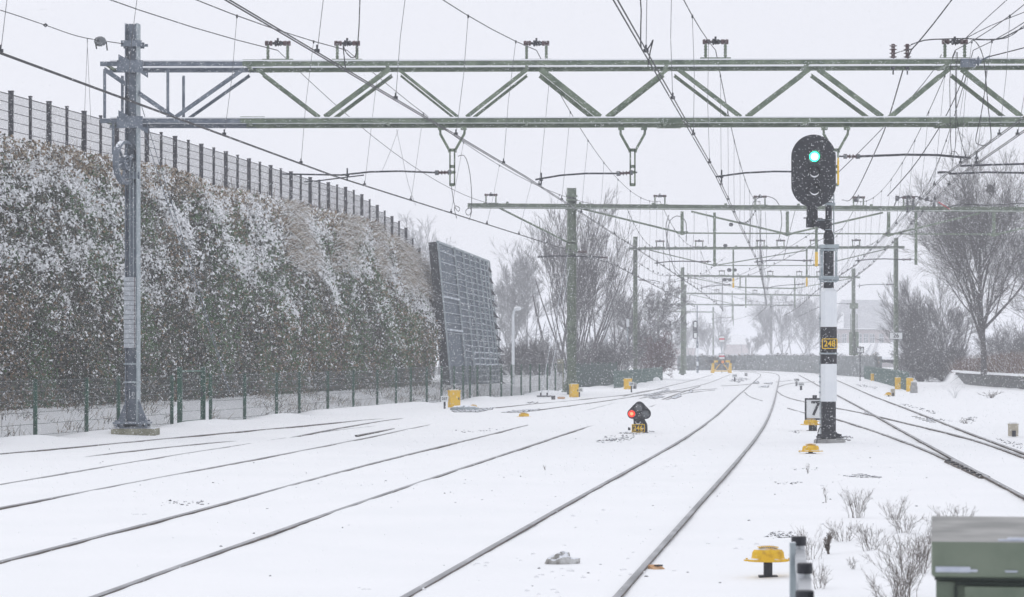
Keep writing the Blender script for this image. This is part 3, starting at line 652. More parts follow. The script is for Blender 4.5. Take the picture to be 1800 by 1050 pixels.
# chords
Yb = Y+1.28; xl, xs, xr = q(176, 0)[0], q(440, 0)[0], 13.4
zt, zl = q(0, 112.3)[2], q(0, 212.5)[2]
for nm, z in (('top_chord', zt), ('bottom_chord', zl)):
    for yy in (Y, Yb):
        b = MB()
        for xa, xb, m in ((xl, xs, 0), (xs, xr, 1)):
            dz = .0 if xa == xl else (.06 if nm == 'top_chord' else .03)
            b.bar((xa, yy, z), (xb, yy, z+dz), .012, .088, m); b.bar((xa, yy+.035*(1 if yy == Y else -1), z+.038), (xb, yy+.035*(1 if yy == Y else -1), z+dz+.038), .06, .012, m)
            b.bar((xa, yy+.035*(1 if yy == Y else -1), z-.038), (xb, yy+.035*(1 if yy == Y else -1), z+dz-.038), .06, .012, m)
        for px in ([448] if nm == 'top_chord' else [444, 1182, 1680]):
            cx = q(px, 0)[0]
            b.box((cx, yy-.012, z+.02), (.50, .012, .13), 1)
            for k in range(7): 
                for sz in (-.04, .07): b.box((cx-.21+k*.07, yy-.022, z+sz), (.022, .025, .022), 1)
        b.build(nm, [steel_galv, steel_green], g1)
        b = MB(); b.bar((xl+.2, yy+.0, z+.056), (xr, yy+.0, z+.056+(.06 if nm == 'top_chord' else .03)), .07, .024); b.build('snow_strip', snow_m, g1)
for x in np.arange(xl+.1, xr, 2.85): 
    for z in (zt, zl): cz = MB(); cz.bar((x, Y, z), (x, Yb, z+.01), .06, .04); cz.build('cross_tie', steel_green, g1)
diag = [(183, 305, .09), (428, 309, .085), (452, 562, .065), (684, 571, .105), (700, 805, .06), (927, 820, .08), (950, 1055, .12), (1173, 1066, .08), (1192, 1302, .09), (1422, 1312, .10), (1438, 1551, .11), (1668, 1566, .09), (1690, 1796, .11), (1912, 1812, .11), (1930, 2042, .12)]
for tx, bx, wd in diag:
    for yy, k in ((Y, 1.0), (Yb, .75)):
        a = q(tx, 122); c = q(bx, 206); a[1] = c[1] = yy-.01; b = MB(); b.bar(a, c, .010, wd*k, up=(0, 0, 1)); n_ = np.array([0, .04 if yy == Y else -.04, 0])
        b.bar(a+n_+[0, 0, wd*k*.42], c+n_+[0, 0, wd*k*.42], .08, .010); b.build('brace', steel_galv if tx < 440 else steel_green, g1)
for px in (184, 199, 295, 309):
    a, c = q(px, 122), q(px, 208); yy = Y if px in (184, 295) else Yb
    if yy == Yb: a[1] = c[1] = Yb
    b = MB(); b.bar(a, c, .055, .05); b.build('brace', steel_galv, g1)
for px in (184, 199):
    a, c = q(px, 214), q(px, 272 if px == 199 else 240)
    if px == 199: b = MB(); b.bar(a, c, .05, .05); b.build('brace', steel_galv, g1)
for px in (488, 610, 943, 1258, 1679): insulator_set(g1, q(px, 0)[0], Y+.05, zt+.055+(.05 if px > 1000 else .02), 1.0)
for px in (1570, 1595):
    p = q(px, 0); b = MB(); rod_insulator(b, (p[0], Y, zt+.10), (0, 0, 1), .30, .085, 4); o = b.build('pin_insulator', insul_m, g1)
    b = MB(); b.tube([(p[0], Y, zt-.06), (p[0], Y, zt-.14)], [.05, .02], 6); b.tube([(p[0], Y, zt-.14), (p[0], Y, zt-.22)], .015, 6); b.build('pin', steel_dark, g1)
# drop brackets: Y-shaped hangers with slotted legs, and the arms they carry
for px, yel in ((795, 0), (1112, 0), (1469, 1)):
    b = MB(); zt_ = q(0, 222)[2]
    for sx in (-1, 1):
        b.tube([q(px+sx*22, 224), q(px+sx*21, 236), q(px+sx*6, 263), q(px+sx*5, 268)], .030, 6)
        b.box(q(px+sx*20, 226), (.12, .12, .06))
    o = b.build('hanger', steel_green, g1)
    b = MB()
    for sx in (-1, 1): b.bar(q(px+sx*4, 262), q(px+sx*4, 326), .03, .06, 0 if not yel else 0)
    for py in (264, 293, 303, 325): b.box(q(px, py), (.11, .06, .06))
    b.build('slotted_post', steel_green, g1)
    if yel:
        b = MB()
        for sx in (-1, 1): b.bar(q(px+sx*4, 278)+[0, -.035, 0], q(px+sx*4, 325)+[0, -.035, 0], .035, .012)
        b.build('yellow_sleeve', yellow_m, g1)
arm(g1, q(801, 303), q(600, 308)); arm(g1, q(1120, 303), q(941, 316)); arm(g1, q(1464, 301), q(1258, 311)); arm(g1, q(1475, 275), q(1706, 278), r=.026)
b = MB(); b.tube([q(600, 308), q(493, 306)], .018, 6); b.tube([q(640, 308), q(560, 318), q(535, 320)], .014, 6); b.build('registration_arm', steel_dark, g1)
b = MB(); b.tube([q(1668, 306), q(1735, 303), q(1830, 305), q(2012, 306)], .022, 6); b.tube([q(1688, 292), q(1740, 290), q(1990, 284)], .022, 6); b.box(q(1656, 303), (.18, .05, .04)); b.tube([q(1648, 304), q(1672, 303)], .02, 6); b.build('registration_arm', steel_dark, g1)
b = MB()
for sx in (-1, 1): b.bar(q(2012+sx*4, 228), q(2012+sx*4, 326), .03, .06)
b.build('slotted_post', steel_green, g1)
for px, py, r in ((1690, 294, .07), (1702, 296, .09), (1680, 295, .06)): pass
b = MB(); rod_insulator(b, q(1712, 112)+[0, -.15, .03], (1, 0, 0), .12, .11, 1); b.tube([q(1722, 108)+[0, -.15, 0], q(1738, 100)+[0, -.15, 0]], .02, 6); b.box(q(1700, 112)+[0, -.1, 0], (.3, .12, .16)); b.build('tensioning_wheel', steel_galv, g1)
# right-hand mast, beyond the frame
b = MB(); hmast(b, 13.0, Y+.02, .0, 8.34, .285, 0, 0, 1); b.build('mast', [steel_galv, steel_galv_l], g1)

# tension wheel and weight stack on the near mast
tw = T('tensioning_gear', 'spoked tension wheel and stack of pale cast weights hung on the nearest mast', 'tensioning weights', (mx-.1, Y-.4, 0))
wc = P(219.5, 286, Y-.35); b = MB(); ang = math.radians(72)
R = np.array(Matrix.Rotation(ang, 3, 'Z'))
def wheel(b, r0, r1, w_, m=0, n=36):
    prof = [(r0, -w_), (r1, -w_), (r1, w_), (r0, w_)]; V = []
    for j in range(n):
        t = 2*math.pi*j/n
        for r_, h in prof: V.append(R@np.array([r_*math.cos(t), h, r_*math.sin(t)])+wc)
    f = [(j*4+k, j*4+(k+1) % 4, ((j+1) % n)*4+(k+1) % 4, ((j+1) % n)*4+k) for j in range(n) for k in range(4)]
    b.add(V, f, m)
wheel(b, .385, .445, .055); wheel(b, .10, .15, .07); b.build('wheel_rim', steel_galv, tw)
b = MB()
for k in range(6):
    t = k*math.pi/3+.3; b.bar(wc+R@np.array([.12*math.cos(t), 0, .12*math.sin(t)]), wc+R@np.array([.40*math.cos(t), 0, .40*math.sin(t)]), .05, .03)
b.build('spoke', steel_galv, tw)
b = MB(); b.bar(wc, (mx+.02, Y-.16, wc[2]+.16), .06, .04); b.bar(wc, (mx+.02, Y-.16, wc[2]-.25), .06, .04); b.box((mx, Y-.17, wc[2]-.25), (.33, .05, .14)); b.build('wheel_arm', steel_galv, tw)
b = MB(); xw = P(229.5, 0, Y-.3)[0]
for sx in (-.02, .05): b.tube([(xw+sx, Y-.27, wc[2]), (xw+sx, Y-.27, q(0, 487)[2])], .008, 4)
b.tube([(xw+.115, Y-.22, 6.2), (xw+.115, Y-.22, 1.1)], .014, 6); b.build('guide_rod', steel_galv_l, tw)
zt2, zb2 = P(0, 487, Y-.3)[2], P(0, 612, Y-.3)[2]; nW = 15; hh = (zt2-zb2)/nW
for k in range(nW):
    b = MB(); w_ = .215-(.004 if k % 2 else 0); b.box((xw-.015, Y-.30, zb2+hh*(k+.5)), (w_, .20, hh*.90)); b.build('weight', weight_m, tw)
b = MB(); b.box((xw+.098, Y-.405, (zt2+zb2)/2), (.012, .012, zt2-zb2)); b.build('guide_strip', insul_m, tw)
b = MB(); 
for py in (640, 672): b.box(P(233, py, Y-.16), (.36, .03, .03))
b.build('clamp', steel_galv_l, tw)
# back stays of the near mast
st = T('mast_stay', 'pair of thin slanting stay wires running from the nearest mast down the ivy wall', 'stay wires', (mx+.3, Y+1, 0))
for a, c in (((248, 184), (393, 650)), ((251, 225), (404, 690))):
    b = MB(); b.tube([P(a[0], a[1], Y+.1), P(c[0], c[1], 63.0)], .008, 5); b.build('stay_wire', steel_galv, st)

# --- the lighter portals behind: H-beam with king posts and tie rods
def portal(idx, label, masts, beam, bh, kings, ties, diags, drops, ins, mat=steel_green, mw=.3, gus=.0):
    Y = YG[idx]; q = lambda px, py, dy=0.0: P(px, py, Y)+np.array([0, dy, 0])
    g = T('catenary_portal', label, 'catenary portal', (q(masts[0][0], 0)[0], Y, 0), 'catenary portals spanning the tracks')
    for px, pt in masts:
        b = MB(); x = q(px, 0)[0]; hmast(b, x, Y+.25, -.2, q(0, pt)[2], mw, math.radians(6)); b.build('mast', mat, g)
        b = MB(); zb = .02
        b.box((x, Y+.25, .12), (mw*2.4, mw*2, .04))
        for sx in (-1, 1): b.add([(x+sx*mw/2, Y+.23, .75), (x+sx*mw*1.15, Y+.23, .1), (x+sx*mw/2, Y+.23, .1), (x+sx*mw/2, Y+.27, .75), (x+sx*mw*1.15, Y+.27, .1), (x+sx*mw/2, Y+.27, .1)], [(0, 1, 2), (5, 4, 3), (0, 3, 4, 1), (1, 4, 5, 2)])
        b.build('base_plate', mat, g)
    b = MB(); a, c = q(*beam[0]), q(*beam[1])
    b.bar(a+[0, 0, bh*.44], c+[0, 0, bh*.44], bh*.9, bh*.12); b.bar(a-[0, 0, bh*.44], c-[0, 0, bh*.44], bh*.9, bh*.12); b.bar(a, c, bh*.12, bh*.8)
    for t in np.linspace(.06, .94, 9): p = a+(c-a)*t; b.box(p, (.05, bh*.86, bh*.9)); b.box(p+[0, 0, bh*.62], (.1, .1, .10))
    b.build('beam', mat, g)
    b = MB(); b.bar(a+[0, -bh*.25, -bh*.33], c+[0, -bh*.25, -bh*.33], bh*.4, bh*.06); b.build('snow_strip', snow_m, g)
    for px, p0, p1 in kings:
        b = MB(); b.bar(q(px, p0), q(px, p1), .12 if idx == 1 else .09, .12 if idx == 1 else .09)
        gw = .24 if idx == 1 else .20; c_ = q(px, p1); b.add([c_+[-gw, -.01, .05], c_+[gw, -.01, .05], c_+[gw, -.01, -.02], c_+[0, -.01, -.11], c_+[-gw, -.01, -.02]], [(4, 3, 2, 1, 0)]); b.add([c_+[-gw, .01, .05], c_+[gw, .01, .05], c_+[gw, .01, -.02], c_+[0, .01, -.11], c_+[-gw, .01, -.02]], [(0, 1, 2, 3, 4)])
        b.build('king_post', mat, g)
    for a_, c_ in ties: b = MB(); b.tube([q(*a_), q(*c_)], .032 if idx < 2 else .028, 6); b.build('tie_rod', mat, g)
    for a_, c_ in diags: b = MB(); b.tube([q(*a_), q(*c_)], .042 if idx < 2 else .034, 6); b.build('tie_rod', mat, g)
    for px, p0, p1, py_ in drops:
        b = MB(); r_ = .10 if idx == 1 else .085
        b.bar(q(px, p0), q(px, p1), r_, r_)
        for t in (.1, .33, .66, .9): b.box(q(px, p0+(p1-p0)*t), (r_*1.3, r_*1.3, .05))
        o = b.build('drop_post', mat, g)
        if py_: b = MB(); b.bar(q(px, py_)+[.0, -.012, 0], q(px, p1+1)+[.0, -.012, 0], r_*1.15, r_*1.15); b.build('yellow_sleeve', yellow_m, g)
    for px in ins:
        p = q(px, 0); t = (p[0]-a[0])/(c[0]-a[0]); insulator_set(g, p[0], Y, a[2]+(c[2]-a[2])*t+bh/2, 1.0 if idx < 3 else .95, mat)
    return g, q
g2, q2 = portal(1, 'second portal, its mossy mast standing before the bare willow', [(1005, 330), (1962, 330)], [(822, 362), (1985, 370)], .20,
    [(1199, 372, 409), (1384, 372, 411), (1562, 373, 412), (1747, 374, 412)], [((1199, 410), (1747, 412))],
    [((878, 366), (1000, 427)), ((1010, 364), (1190, 408)), ((1215, 372), (1376, 410)), ((1394, 410), (1552, 374)), ((1572, 411), (1722, 375)), ((1756, 411), (1900, 378))],
    [(1256, 374, 466, None), (1435, 372, 467, 443), (1610, 373, 466, None)], [863, 1160, 1336, 1509, 1597], mw=.34)
g3, q3 = portal(2, 'third portal, two tall masts, the far-side one carrying the small plate 26', [(1117, 416), (1576, 418)], [(1105, 437.5), (1590, 435)], .15,
    [(1256, 440, 466), (1435, 438, 466)], [((1256, 467), (1435, 467))], [((1142, 440), (1250, 466)), ((1262, 466), (1420, 440)), ((1442, 466), (1558, 438))],
    [(1289, 439, 505, 489), (1418, 437, 503, 488)], [1160, 1229, 1337, 1372, 1431, 1505], mw=.22)
g4, q4 = portal(3, 'fourth portal, its far-side mast carrying two weight tubes', [(1200, 470), (1501, 472)], [(1190, 485), (1512, 488)], .15,
    [(1301, 487, 505), (1397, 488, 507)], [((1301, 506), (1397, 508))], [((1208, 487), (1298, 505)), ((1304, 505), (1394, 507)), ((1400, 507), (1495, 490))],
    [(1311, 488, 541, None), (1397, 508, 541, None)], [1269, 1354, 1405, 1440], mw=.25)
g5, q5 = portal(4, 'fifth portal, thin beam just behind the fourth, its mast hidden against the fourth mast', [(1204.5, 500), (1459, 500)], [(1207, 516), (1462, 520)], .15,
    [], [], [((1214, 518), (1286, 534))], [(1287, 512, 562, None)], [1260, 1327], mw=.22)
g6, q6 = portal(5, 'sixth portal, pale in the snowfall, its left mast above the red bush', [(1157, 521), (1356, 518)], [(1150, 535), (1392, 537)], .15, [], [], [((1168, 537), (1200, 545))], [(1289, 530, 573, None)], [1257, 1318], mw=.22)
g7, q7 = portal(6, 'farthest portal, faint narrow frame almost lost in the falling snow', [(1134, 537), (1254, 540)], [(1130, 547.5), (1258, 549)], .18, [], [], [], [], [1220], mw=.22)
# extra gear on the second portal's mast
arm(g2, q2(1067, 453), q2(945, 452), ins=False, hook=False, r=.035, name='cantilever')
b = MB(); rod_insulator(b, q2(1055, 453), (1, 0, 0), .30, .07, 4); b.build('insulator', insul_m, g2); b = MB(); rod_insulator(b, q2(1016, 443), (1, 0, 0), .36, .08, 3); b.build('insulator', insul_m, g2)
b = MB()
for z in (345, 352, 368, 425, 430, 438): b.box(q2(1005, z)+[0, .05, 0], (.46, .42, .05 if z != 438 else .3))
b.build('clamp', steel_green, g2)
for a, c, L_ in ((1250, 1150, 463), (1430, 1326, 461), (1605, 1503, 459)): arm(g2, q2(a, L_-3), q2(c, L_), r=.024)
arm(g3, q3(1286, 500), q3(1230, 507), r=.02); arm(g3, q3(1415, 499), q3(1345, 507), r=.02); arm(g3, q3(1571, 500), q3(1507, 503), r=.02); arm(g3, q3(1121, 492), q3(1160, 496), r=.02, hook=False)
arm(g4, q4(1309, 537), q4(1265, 541), r=.02); arm(g4, q4(1395, 536), q4(1352, 540), r=.02); arm(g4, q4(1498, 534), q4(1455, 536), r=.02)
arm(g5, q5(1286, 558), q5(1250, 561), r=.02)
# weight tubes at the fourth portal's right mast
tg = T('weight_tube', 'two long weight tubes clamped to the mast beside the small 7 board', 'tensioning weights', tuple(q4(1494, 0)*[1, 1, 0]))
for px in (1495.5, 1506.5):
    b = MB(); b.tube([q4(px, 552), q4(px, 586)], .03, 6); b.build('rod', steel_green, tg); b = MB(); b.tube([q4(px, 584), q4(px, 625)], .13, 10); b.build('tube', steel_green, tg)
b = MB(); b.box(q4(1501, 538), (.62, .3, .42)); b.build('bracket', steel_green, tg)
# stays of the second mast
st = T('mast_stay', 'two slanting stay rods footed in the snow before the mossy mast', 'stay wires', tuple(G(953, 698)))
gp = G(953, 699)
for dx, py in ((-.05, 430), (.19, 470)):
    b = MB(); b.tube([(gp[0]+dx, gp[1], .05), q2(1001, py)], .012, 5); b.build('stay_wire', steel_galv, st)
b = MB(); b.box((gp[0]+.07, gp[1], .05), (.55, .25, .05)); 
for dx in (-.05, .19): b.box((gp[0]+dx, gp[1], .12), (.06, .06, .12))
b.build('foot_plate', steel_dark, st)
# number plate 26 on the third portal
b = MB(); b.box(q3(1575, 590.5)+[0, .0, 0], (.74, .02, .40)); o = b.build('number_plate', sign_w, g3)
b = MB(); c = q3(1575, 590.5)
for dx, dz, sx, sz in ((0, .2, .78, .03), (0, -.2, .78, .03), (-.375, 0, .03, .4), (.375, 0, .03, .4)): b.box(c+[dx, -.012, dz], (sx, .02, sz))
b.build('plate_edge', steel_dark, o, o=ORG[g3.name]); text('26', .34, tuple(c+[0, -.02, 0]), black_m, o)

# ---------------------------------------------------------------- overhead lines
def ohl(label, sup, name='overhead_line', nd=9, sag=.9, contact=True, twin=True, zc=5.25):
    # sup: list of (Y, x_messenger, x_contact, z_messenger)
    t = T(name, label, 'overhead wire', (sup[0][2], sup[0][0], zc), 'overhead lines above the tracks')
    mw_ = MB(); cw1 = MB(); cw2 = MB(); cl = MB(); tw_ = .022
    M_ = []; nd_total = 0
    for k in range(len(sup)-1):
        (Ya, xa, ca, za), (Yb, xb, cb, zb) = sup[k], sup[k+1]; far = max(Ya, 30)
        rm = .0095 if far < 100 else .012
        pts = [np.array([xa+(xb-xa)*u, Ya+(Yb-Ya)*u, za+(zb-za)*u-sag*4*u*(1-u)*((Yb-Ya)/54)**2]) for u in np.linspace(0, 1, 17)]
        mw_.tube(pts, rm, 4, cap=False)
        if not contact: continue
        a, c = np.array([ca, Ya, zc]), np.array([cb, Yb, zc])
        if twin: cw1.tube([a-[tw_, 0, 0], c-[tw_, 0, 0]], rm, 4, cap=False); cw2.tube([a+[tw_, 0, 0], c+[tw_, 0, 0]], rm, 4, cap=False)
        else: cw1.tube([a, c], rm*1.15, 4, cap=False)
        if Ya > 260: continue
        for j in range(nd):
            u = (j+.5+.12*math.sin(j*7+k*3))/nd; Yq = Ya+(Yb-Ya)*u
            p = np.array([xa+(xb-xa)*u, Yq, za+(zb-za)*u-sag*4*u*(1-u)*((Yb-Ya)/54)**2]); cpt = a+(c-a)*u
            if Yq < 20 or nd_total > 60: continue
            nd_total += 1
            dd = MB(); slack = np.array([.03*math.sin(j*3), 0, 0]); dd.tube([p, (p+cpt)/2+slack, cpt], .0042 if Yq < 110 else .006, 4, cap=False); 
            s_ = .028 if Yq < 110 else .035
            dd.box(p-[0, 0, .01], (s_, s_*1.2, s_*2), 1); dd.box(cpt+[0, 0, .03], (s_*2.2, s_*1.5, s_*1.3), 1); dd.tube([cpt+[0, 0, .10], cpt+[0, 0, .03]], .012, 4, 1); dd.build('dropper', [wire_l, steel_dark], t)
    mw_.build('messenger_wire', wire_m, t)
    if contact:
        cw1.build('contact_wire', wire_m, t)
        if twin: cw2.build('contact_wire', wire_m, t)
    return t
zm = 7.80
def gx(i, px): return (px-900)/F*YG[i]
ohl('overhead line passing over the third track, first to clear the fence and wall', [(-2, -10.0, -10.0, zm), (YG[0], gx(0, 610), -3.6, zm), (YG[1], 4.6, 4.1, 7.6), (YG[2], gx(2, 1160), 8.7, zm), (YG[3], gx(3, 1240), 14.2, zm)])
ohl('overhead line over the second track, meeting the truss above its left-middle hanger', [(-2, -6.3, -6.3, zm), (YG[0], gx(0, 943), .25, zm), (YG[1], gx(1, 1160), 6.0, zm), (YG[2], gx(2, 1229), 10.7, zm), (YG[3], gx(3, 1269), 16.2, zm), (228, 18.0, 18.0, zm)])
ohl('overhead line over the nearest track, crossing the truss near its middle', [(-2, -2.3, -2.3, zm), (YG[0], gx(0, 1258), 4.15, zm), (YG[1], gx(1, 1336), 9.95, zm), (YG[2], gx(2, 1337), 14.4, zm), (YG[3], gx(3, 1354), 19.7, zm), (YG[4], gx(4, 1327), 23.9, zm), (YG[5], gx(5, 1318), 27.5, zm)])
ohl('overhead line right of the green signal over the crossing track', [(-2, 4.7, 4.8, zm), (YG[0], gx(0, 1679), 8.75, zm), (YG[1], gx(1, 1509), 13.9, zm), (YG[2], gx(2, 1431), 17.4, zm), (YG[3], gx(3, 1405), 22.2, zm), (YG[4], 26.5, 26.5, zm)])
ohl('outermost overhead line at the right over the far track', [(-2, 5.3, 5.1, zm), (YG[0], 9.35, 9.05, zm), (YG[1], gx(1, 1597), 14.5, zm), (YG[2], gx(2, 1505), 18.6, zm), (YG[3], gx(3, 1440), 23.8, zm), (YG[4], 28, 28, zm)])
# plain messenger that leaves the truss at its leftmost insulators
ohl('single bare cable meeting the leftmost insulator pair on the truss', [(-2, -11.8, 0, 7.9), (YG[0], gx(0, 488), 0, zm), (YG[1], gx(1, 863)+1.2, 0, 7.55)], contact=False, name='feeder_cable', sag=.85)
def cable(label, pts, r=.011, name='feeder_cable', cat='cable', mat=None, ext=None):
    t = T(name, label, cat, pts[0]); b = MB(); b.tube(catmull(pts, .35), r, 5); b.build('cable', mat or wire_m, t); return t, b
# wire ended at the near mast with its egg insulator
tt = T('anchor_wire', 'wire with a round insulator ending on top of the nearest mast', 'cable', q(222, 78))
pa = [P(-160, -28, 41.5), P(0, 18, 45), P(78, 44, 48), P(150, 67, 52), P(222, 78, Y)] if False else [P(-160, -28, 41.5), P(0, 18, 45), P(78, 44, 48), P(150, 67, 52), P(222, 78, YG[0])]
b = MB(); b.tube(catmull(pa, .6), .009, 5); b.build('cable', wire_m, tt)
c = P(176, 73, 52.9); b = MB(); b.lathe(c, [(.02, -.12), (.075, -.09), (.10, -.03), (.10, .03), (.075, .09), (.02, .12)], 12, axis='X'); b.build('insulator', insul_g, tt)
b = MB(); b.tube([c+[-.1, 0, 0], c+[-.07, 0, -.15]], .014, 5); b.tube([c+[.12, 0, 0], c+[.14, 0, -.18]], .014, 5); c2 = P(80, 44.5, 48); b.lathe(c2, [(.01, -.04), (.04, 0), (.01, .04)], 8, axis='X'); b.build('clamp', steel_dark, tt)
for px, x2, py2, Yd in ((153, 160, 215, 52.2), (154, 148, 210, 52.2)):
    b = MB(); b.tube([P(px, 68, Yd), P(x2, py2+5, Yd)], .004, 4); b.build('dropper', wire_l, tt)
Y = YG[0]
def jump(label, px, Yj, r=.012, mat=None):
    return cable(label, [P(a, b_, Yj) for a, b_ in px], r, 'jumper_cable', 'cable', mat)
jump('thick looping jumper cable beside the second insulator pair', [(633, -20), (632, 20), (629, 75), (624, 100), (617, 101), (606, 88), (603, 78), (607, 119)], Y-.4)
jump('hooked jumper cable dangling above the middle of the truss', [(1124, -20), (1127, 20), (1126, 75), (1129, 89), (1136, 88), (1143, 80), (1148, 70), (1143, 90), (1139, 118)], 45.0)
jump('heavy feeder cable climbing to the upper right from the twin pin insulators', [(1700, -36), (1673, 0), (1640, 43), (1612, 77), (1602, 88), (1596, 103)], Y-.6, .014)
t_, _ = cable('feeder cable dropping away from the twin pin insulators toward the second portal', [P(1587, 124, Y+.6), P(1563, 205, 58), P(1537, 270, 66), P(1500, 345, 80), P(1480, 352, 104)], .014)
jump('nearly level cable swinging right above the truss end', [(1601, 79), (1625, 71), (1660, 69), (1697, 68), (1735, 70), (1762, 67), (1790, 53), (1850, 30)], Y-.5, .013)
jump('twisted second cable beside the level one at the top right', [(1711, 70), (1740, 70.5), (1768, 67), (1785, 58), (1796, 48), (1850, 20)], Y-.7, .010)
jump('short cable from the pin insulator to the heavy feeder', [(1573, 94), (1590, 89), (1603, 86)], Y-.3, .008)
jump('curved cable arching over the rightmost insulators and hanging below the beam', [(1679, 80), (1686, 71), (1697, 68), (1709, 69), (1720, 80), (1728, 100), (1733, 140), (1737, 190), (1742, 235), (1740, 252), (1728, 256), (1716, 252), (1716, 240), (1724, 205), (1731, 160), (1734, 120)], Y-.55, .010)
jump('anchor cable running to the right from the small wheel on the truss', [(1738, 100), (1770, 92), (1805, 83), (1900, 58)], Y-.3, .012)
jump('thin cable to the top right corner from above the insulators', [(1697, 68), (1740, 46), (1797, 23), (1860, -2)], Y-.4, .008)
jump('steep thin cable leaving the top edge above the rightmost insulators', [(1697, 68), (1728, 38), (1770, 0), (1790, -18)], Y-.45, .008)
jump('bundle cable hanging from the rightmost insulators, first strand', [(1680, 90), (1671, 115), (1670, 180), (1671, 250), (1674, 283)], Y-.25, .008)
jump('bundle cable hanging from the rightmost insulators, bowed strand', [(1683, 92), (1681, 150), (1682, 210), (1690, 250), (1700, 285)], Y-.3, .008)
jump('bundle cable with a small loop above the contact wires', [(1681, 92), (1679, 150), (1680, 230), (1677, 272), (1671, 276), (1672, 268), (1680, 267), (1690, 280), (1697, 278), (1698, 270)], Y-.2, .007)
jump('thin cable crossing the right truss bay downward to the left', [(1695, 128), (1688, 150), (1665, 200), (1632, 255), (1600, 300), (1560, 345)], Y+.9, .010)
jump('second thin cable crossing the right truss bay', [(1655, 96), (1640, 125), (1605, 168), (1555, 222), (1510, 268), (1472, 305)], Y+2, .008)
jump('pair of hanging jumper wires under the truss above the ridge fence end, first', [(700, 228), (688, 262), (672, 300)], Y+3, .004, wire_l)
jump('pair of hanging jumper wires under the truss above the ridge fence end, second', [(697, 228), (706, 270), (718, 325), (731, 362)], Y+3, .004, wire_l)
for i, (p0, c0) in enumerate(((795, (-1, 0)), (822, (1, 0)))):
    pass
jump('looped jumper hanging at the first hanger over the wall end', [(793, 326), (796, 345), (800, 365), (806, 372), (808, 366), (800, 362), (799, 370), (803, 384)], Y+10, .009)
jump('bowed jumper hanging just beyond the first hanger', [(805, 275), (815, 273), (823, 290), (828, 325), (829, 360), (826, 378), (820, 377), (819, 370), (826, 366), (829, 372), (824, 388)], Y+12, .009)
jump('arched jumper cable over the beam of the second portal', [(1172, 438), (1173, 410), (1178, 388), (1189, 380), (1200, 383), (1206, 393), (1206, 425)], 112, .018, wire_l)
jump('large arched jumper cable left of the green signal', [(1318, 438), (1320, 380), (1324, 356), (1338, 346), (1352, 346), (1364, 352), (1372, 368), (1374, 395), (1368, 425)], 109, .018, wire_l)
jump('long hanging jumper between second and third portals', [(1178, 440), (1172, 418), (1171, 395), (1176, 378)], 109, .018, wire_l)
jump('bowed hanging jumper left of the arched one', [(1173, 430), (1180, 455), (1186, 475), (1196, 485)], 113, .014, wire_l)
jump('thin hanging jumper beside the green signal', [(1398, 369), (1390, 400), (1381, 440), (1377, 455)], 109, .012, wire_l)
for i, (a, c_) in enumerate((((1338, 370), (1334, 452)), ((1345, 372), (1347, 470)), ((1327, 372), (1342, 450)), ((1241, 372), (1245, 430)), ((1220, 372), (1217, 440)))):
    jump(['first', 'second', 'third', 'fourth', 'fifth'][i]+' straight thin hanger wire under the second portal beam', [a, ((a[0]+c_[0])/2+1.5, (a[1]+c_[1])/2), c_], 111, .008, wire_l)
t_, _ = cable('dark sagging cable lying along the second portal beam toward the big tree', [q2(1660, 366)+[0, -.3, 0], q2(1688, 360)+[0, -.3, 0], q2(1730, 362)+[0, -.3, 0], q2(1780, 359)+[0, -.3, 0], q2(1900, 361)+[0, -.3, 0]], .022)
t_, _ = cable('short red cable beside the second portal beam', [q2(1647, 356)+[0, -.3, 0], q2(1655, 361)+[0, -.3, 0], q2(1668, 369)+[0, -.3, 0]], .02, mat=sign_red)
b = MB()
for a, c_, e in ((q2(1595, 370), q2(1595, 345), 1), (q2(1605, 370), q2(1606, 347), 1)): rod_insulator(b, a, (0, 0, 1), .5, .09, 6)
b.build('pin_insulator', insul_g, g2)
b = MB(); b.tube([q2(1572, 362), q2(1577, 350), q2(1590, 345), q2(1612, 346), q2(1628, 352), q2(1645, 356)], .025, 5); b.box(q2(1577, 349), (.14, .1, .2)); b.box(q2(1629, 350), (.2, .1, .12), ry=-.6); b.box(q2(1642, 360), (.10, .1, .26)); b.build('switch_gear', steel_dark, g2)
# isolators in the third-portal field
for i, (px, py, Yi, lb) in enumerate(((1285, 395, 120, 'lump insulator on a slanting wire above the third portal'), (1275, 432, 125, 'lump insulator on a thin wire close to the third portal beam'), (1274, 492, 190, 'sectioning insulator group hanging above the buffer stop'), (1282, 475, 180, 'paired round insulators left of the centre drop post'), (1505, 352, 106, 'clamp cluster on the wires above the 7 board'))):
    b = MB(); c = P(px, py, Yi); s_ = .10 if Yi < 130 else .16
    b.lathe(c, [(.02, -s_), (s_*.8, -s_*.6), (s_*.8, s_*.6), (.02, s_)], 8, axis='X'); 
    if Yi > 150: b.lathe(c+[s_*2.2, 0, 0], [(.02, -s_), (s_*.7, -s_*.6), (s_*.7, s_*.6), (.02, s_)], 8, axis='X')
    o = b.build('line_insulator', steel_dark, None, o=c); tag(o, lb, 'insulator')
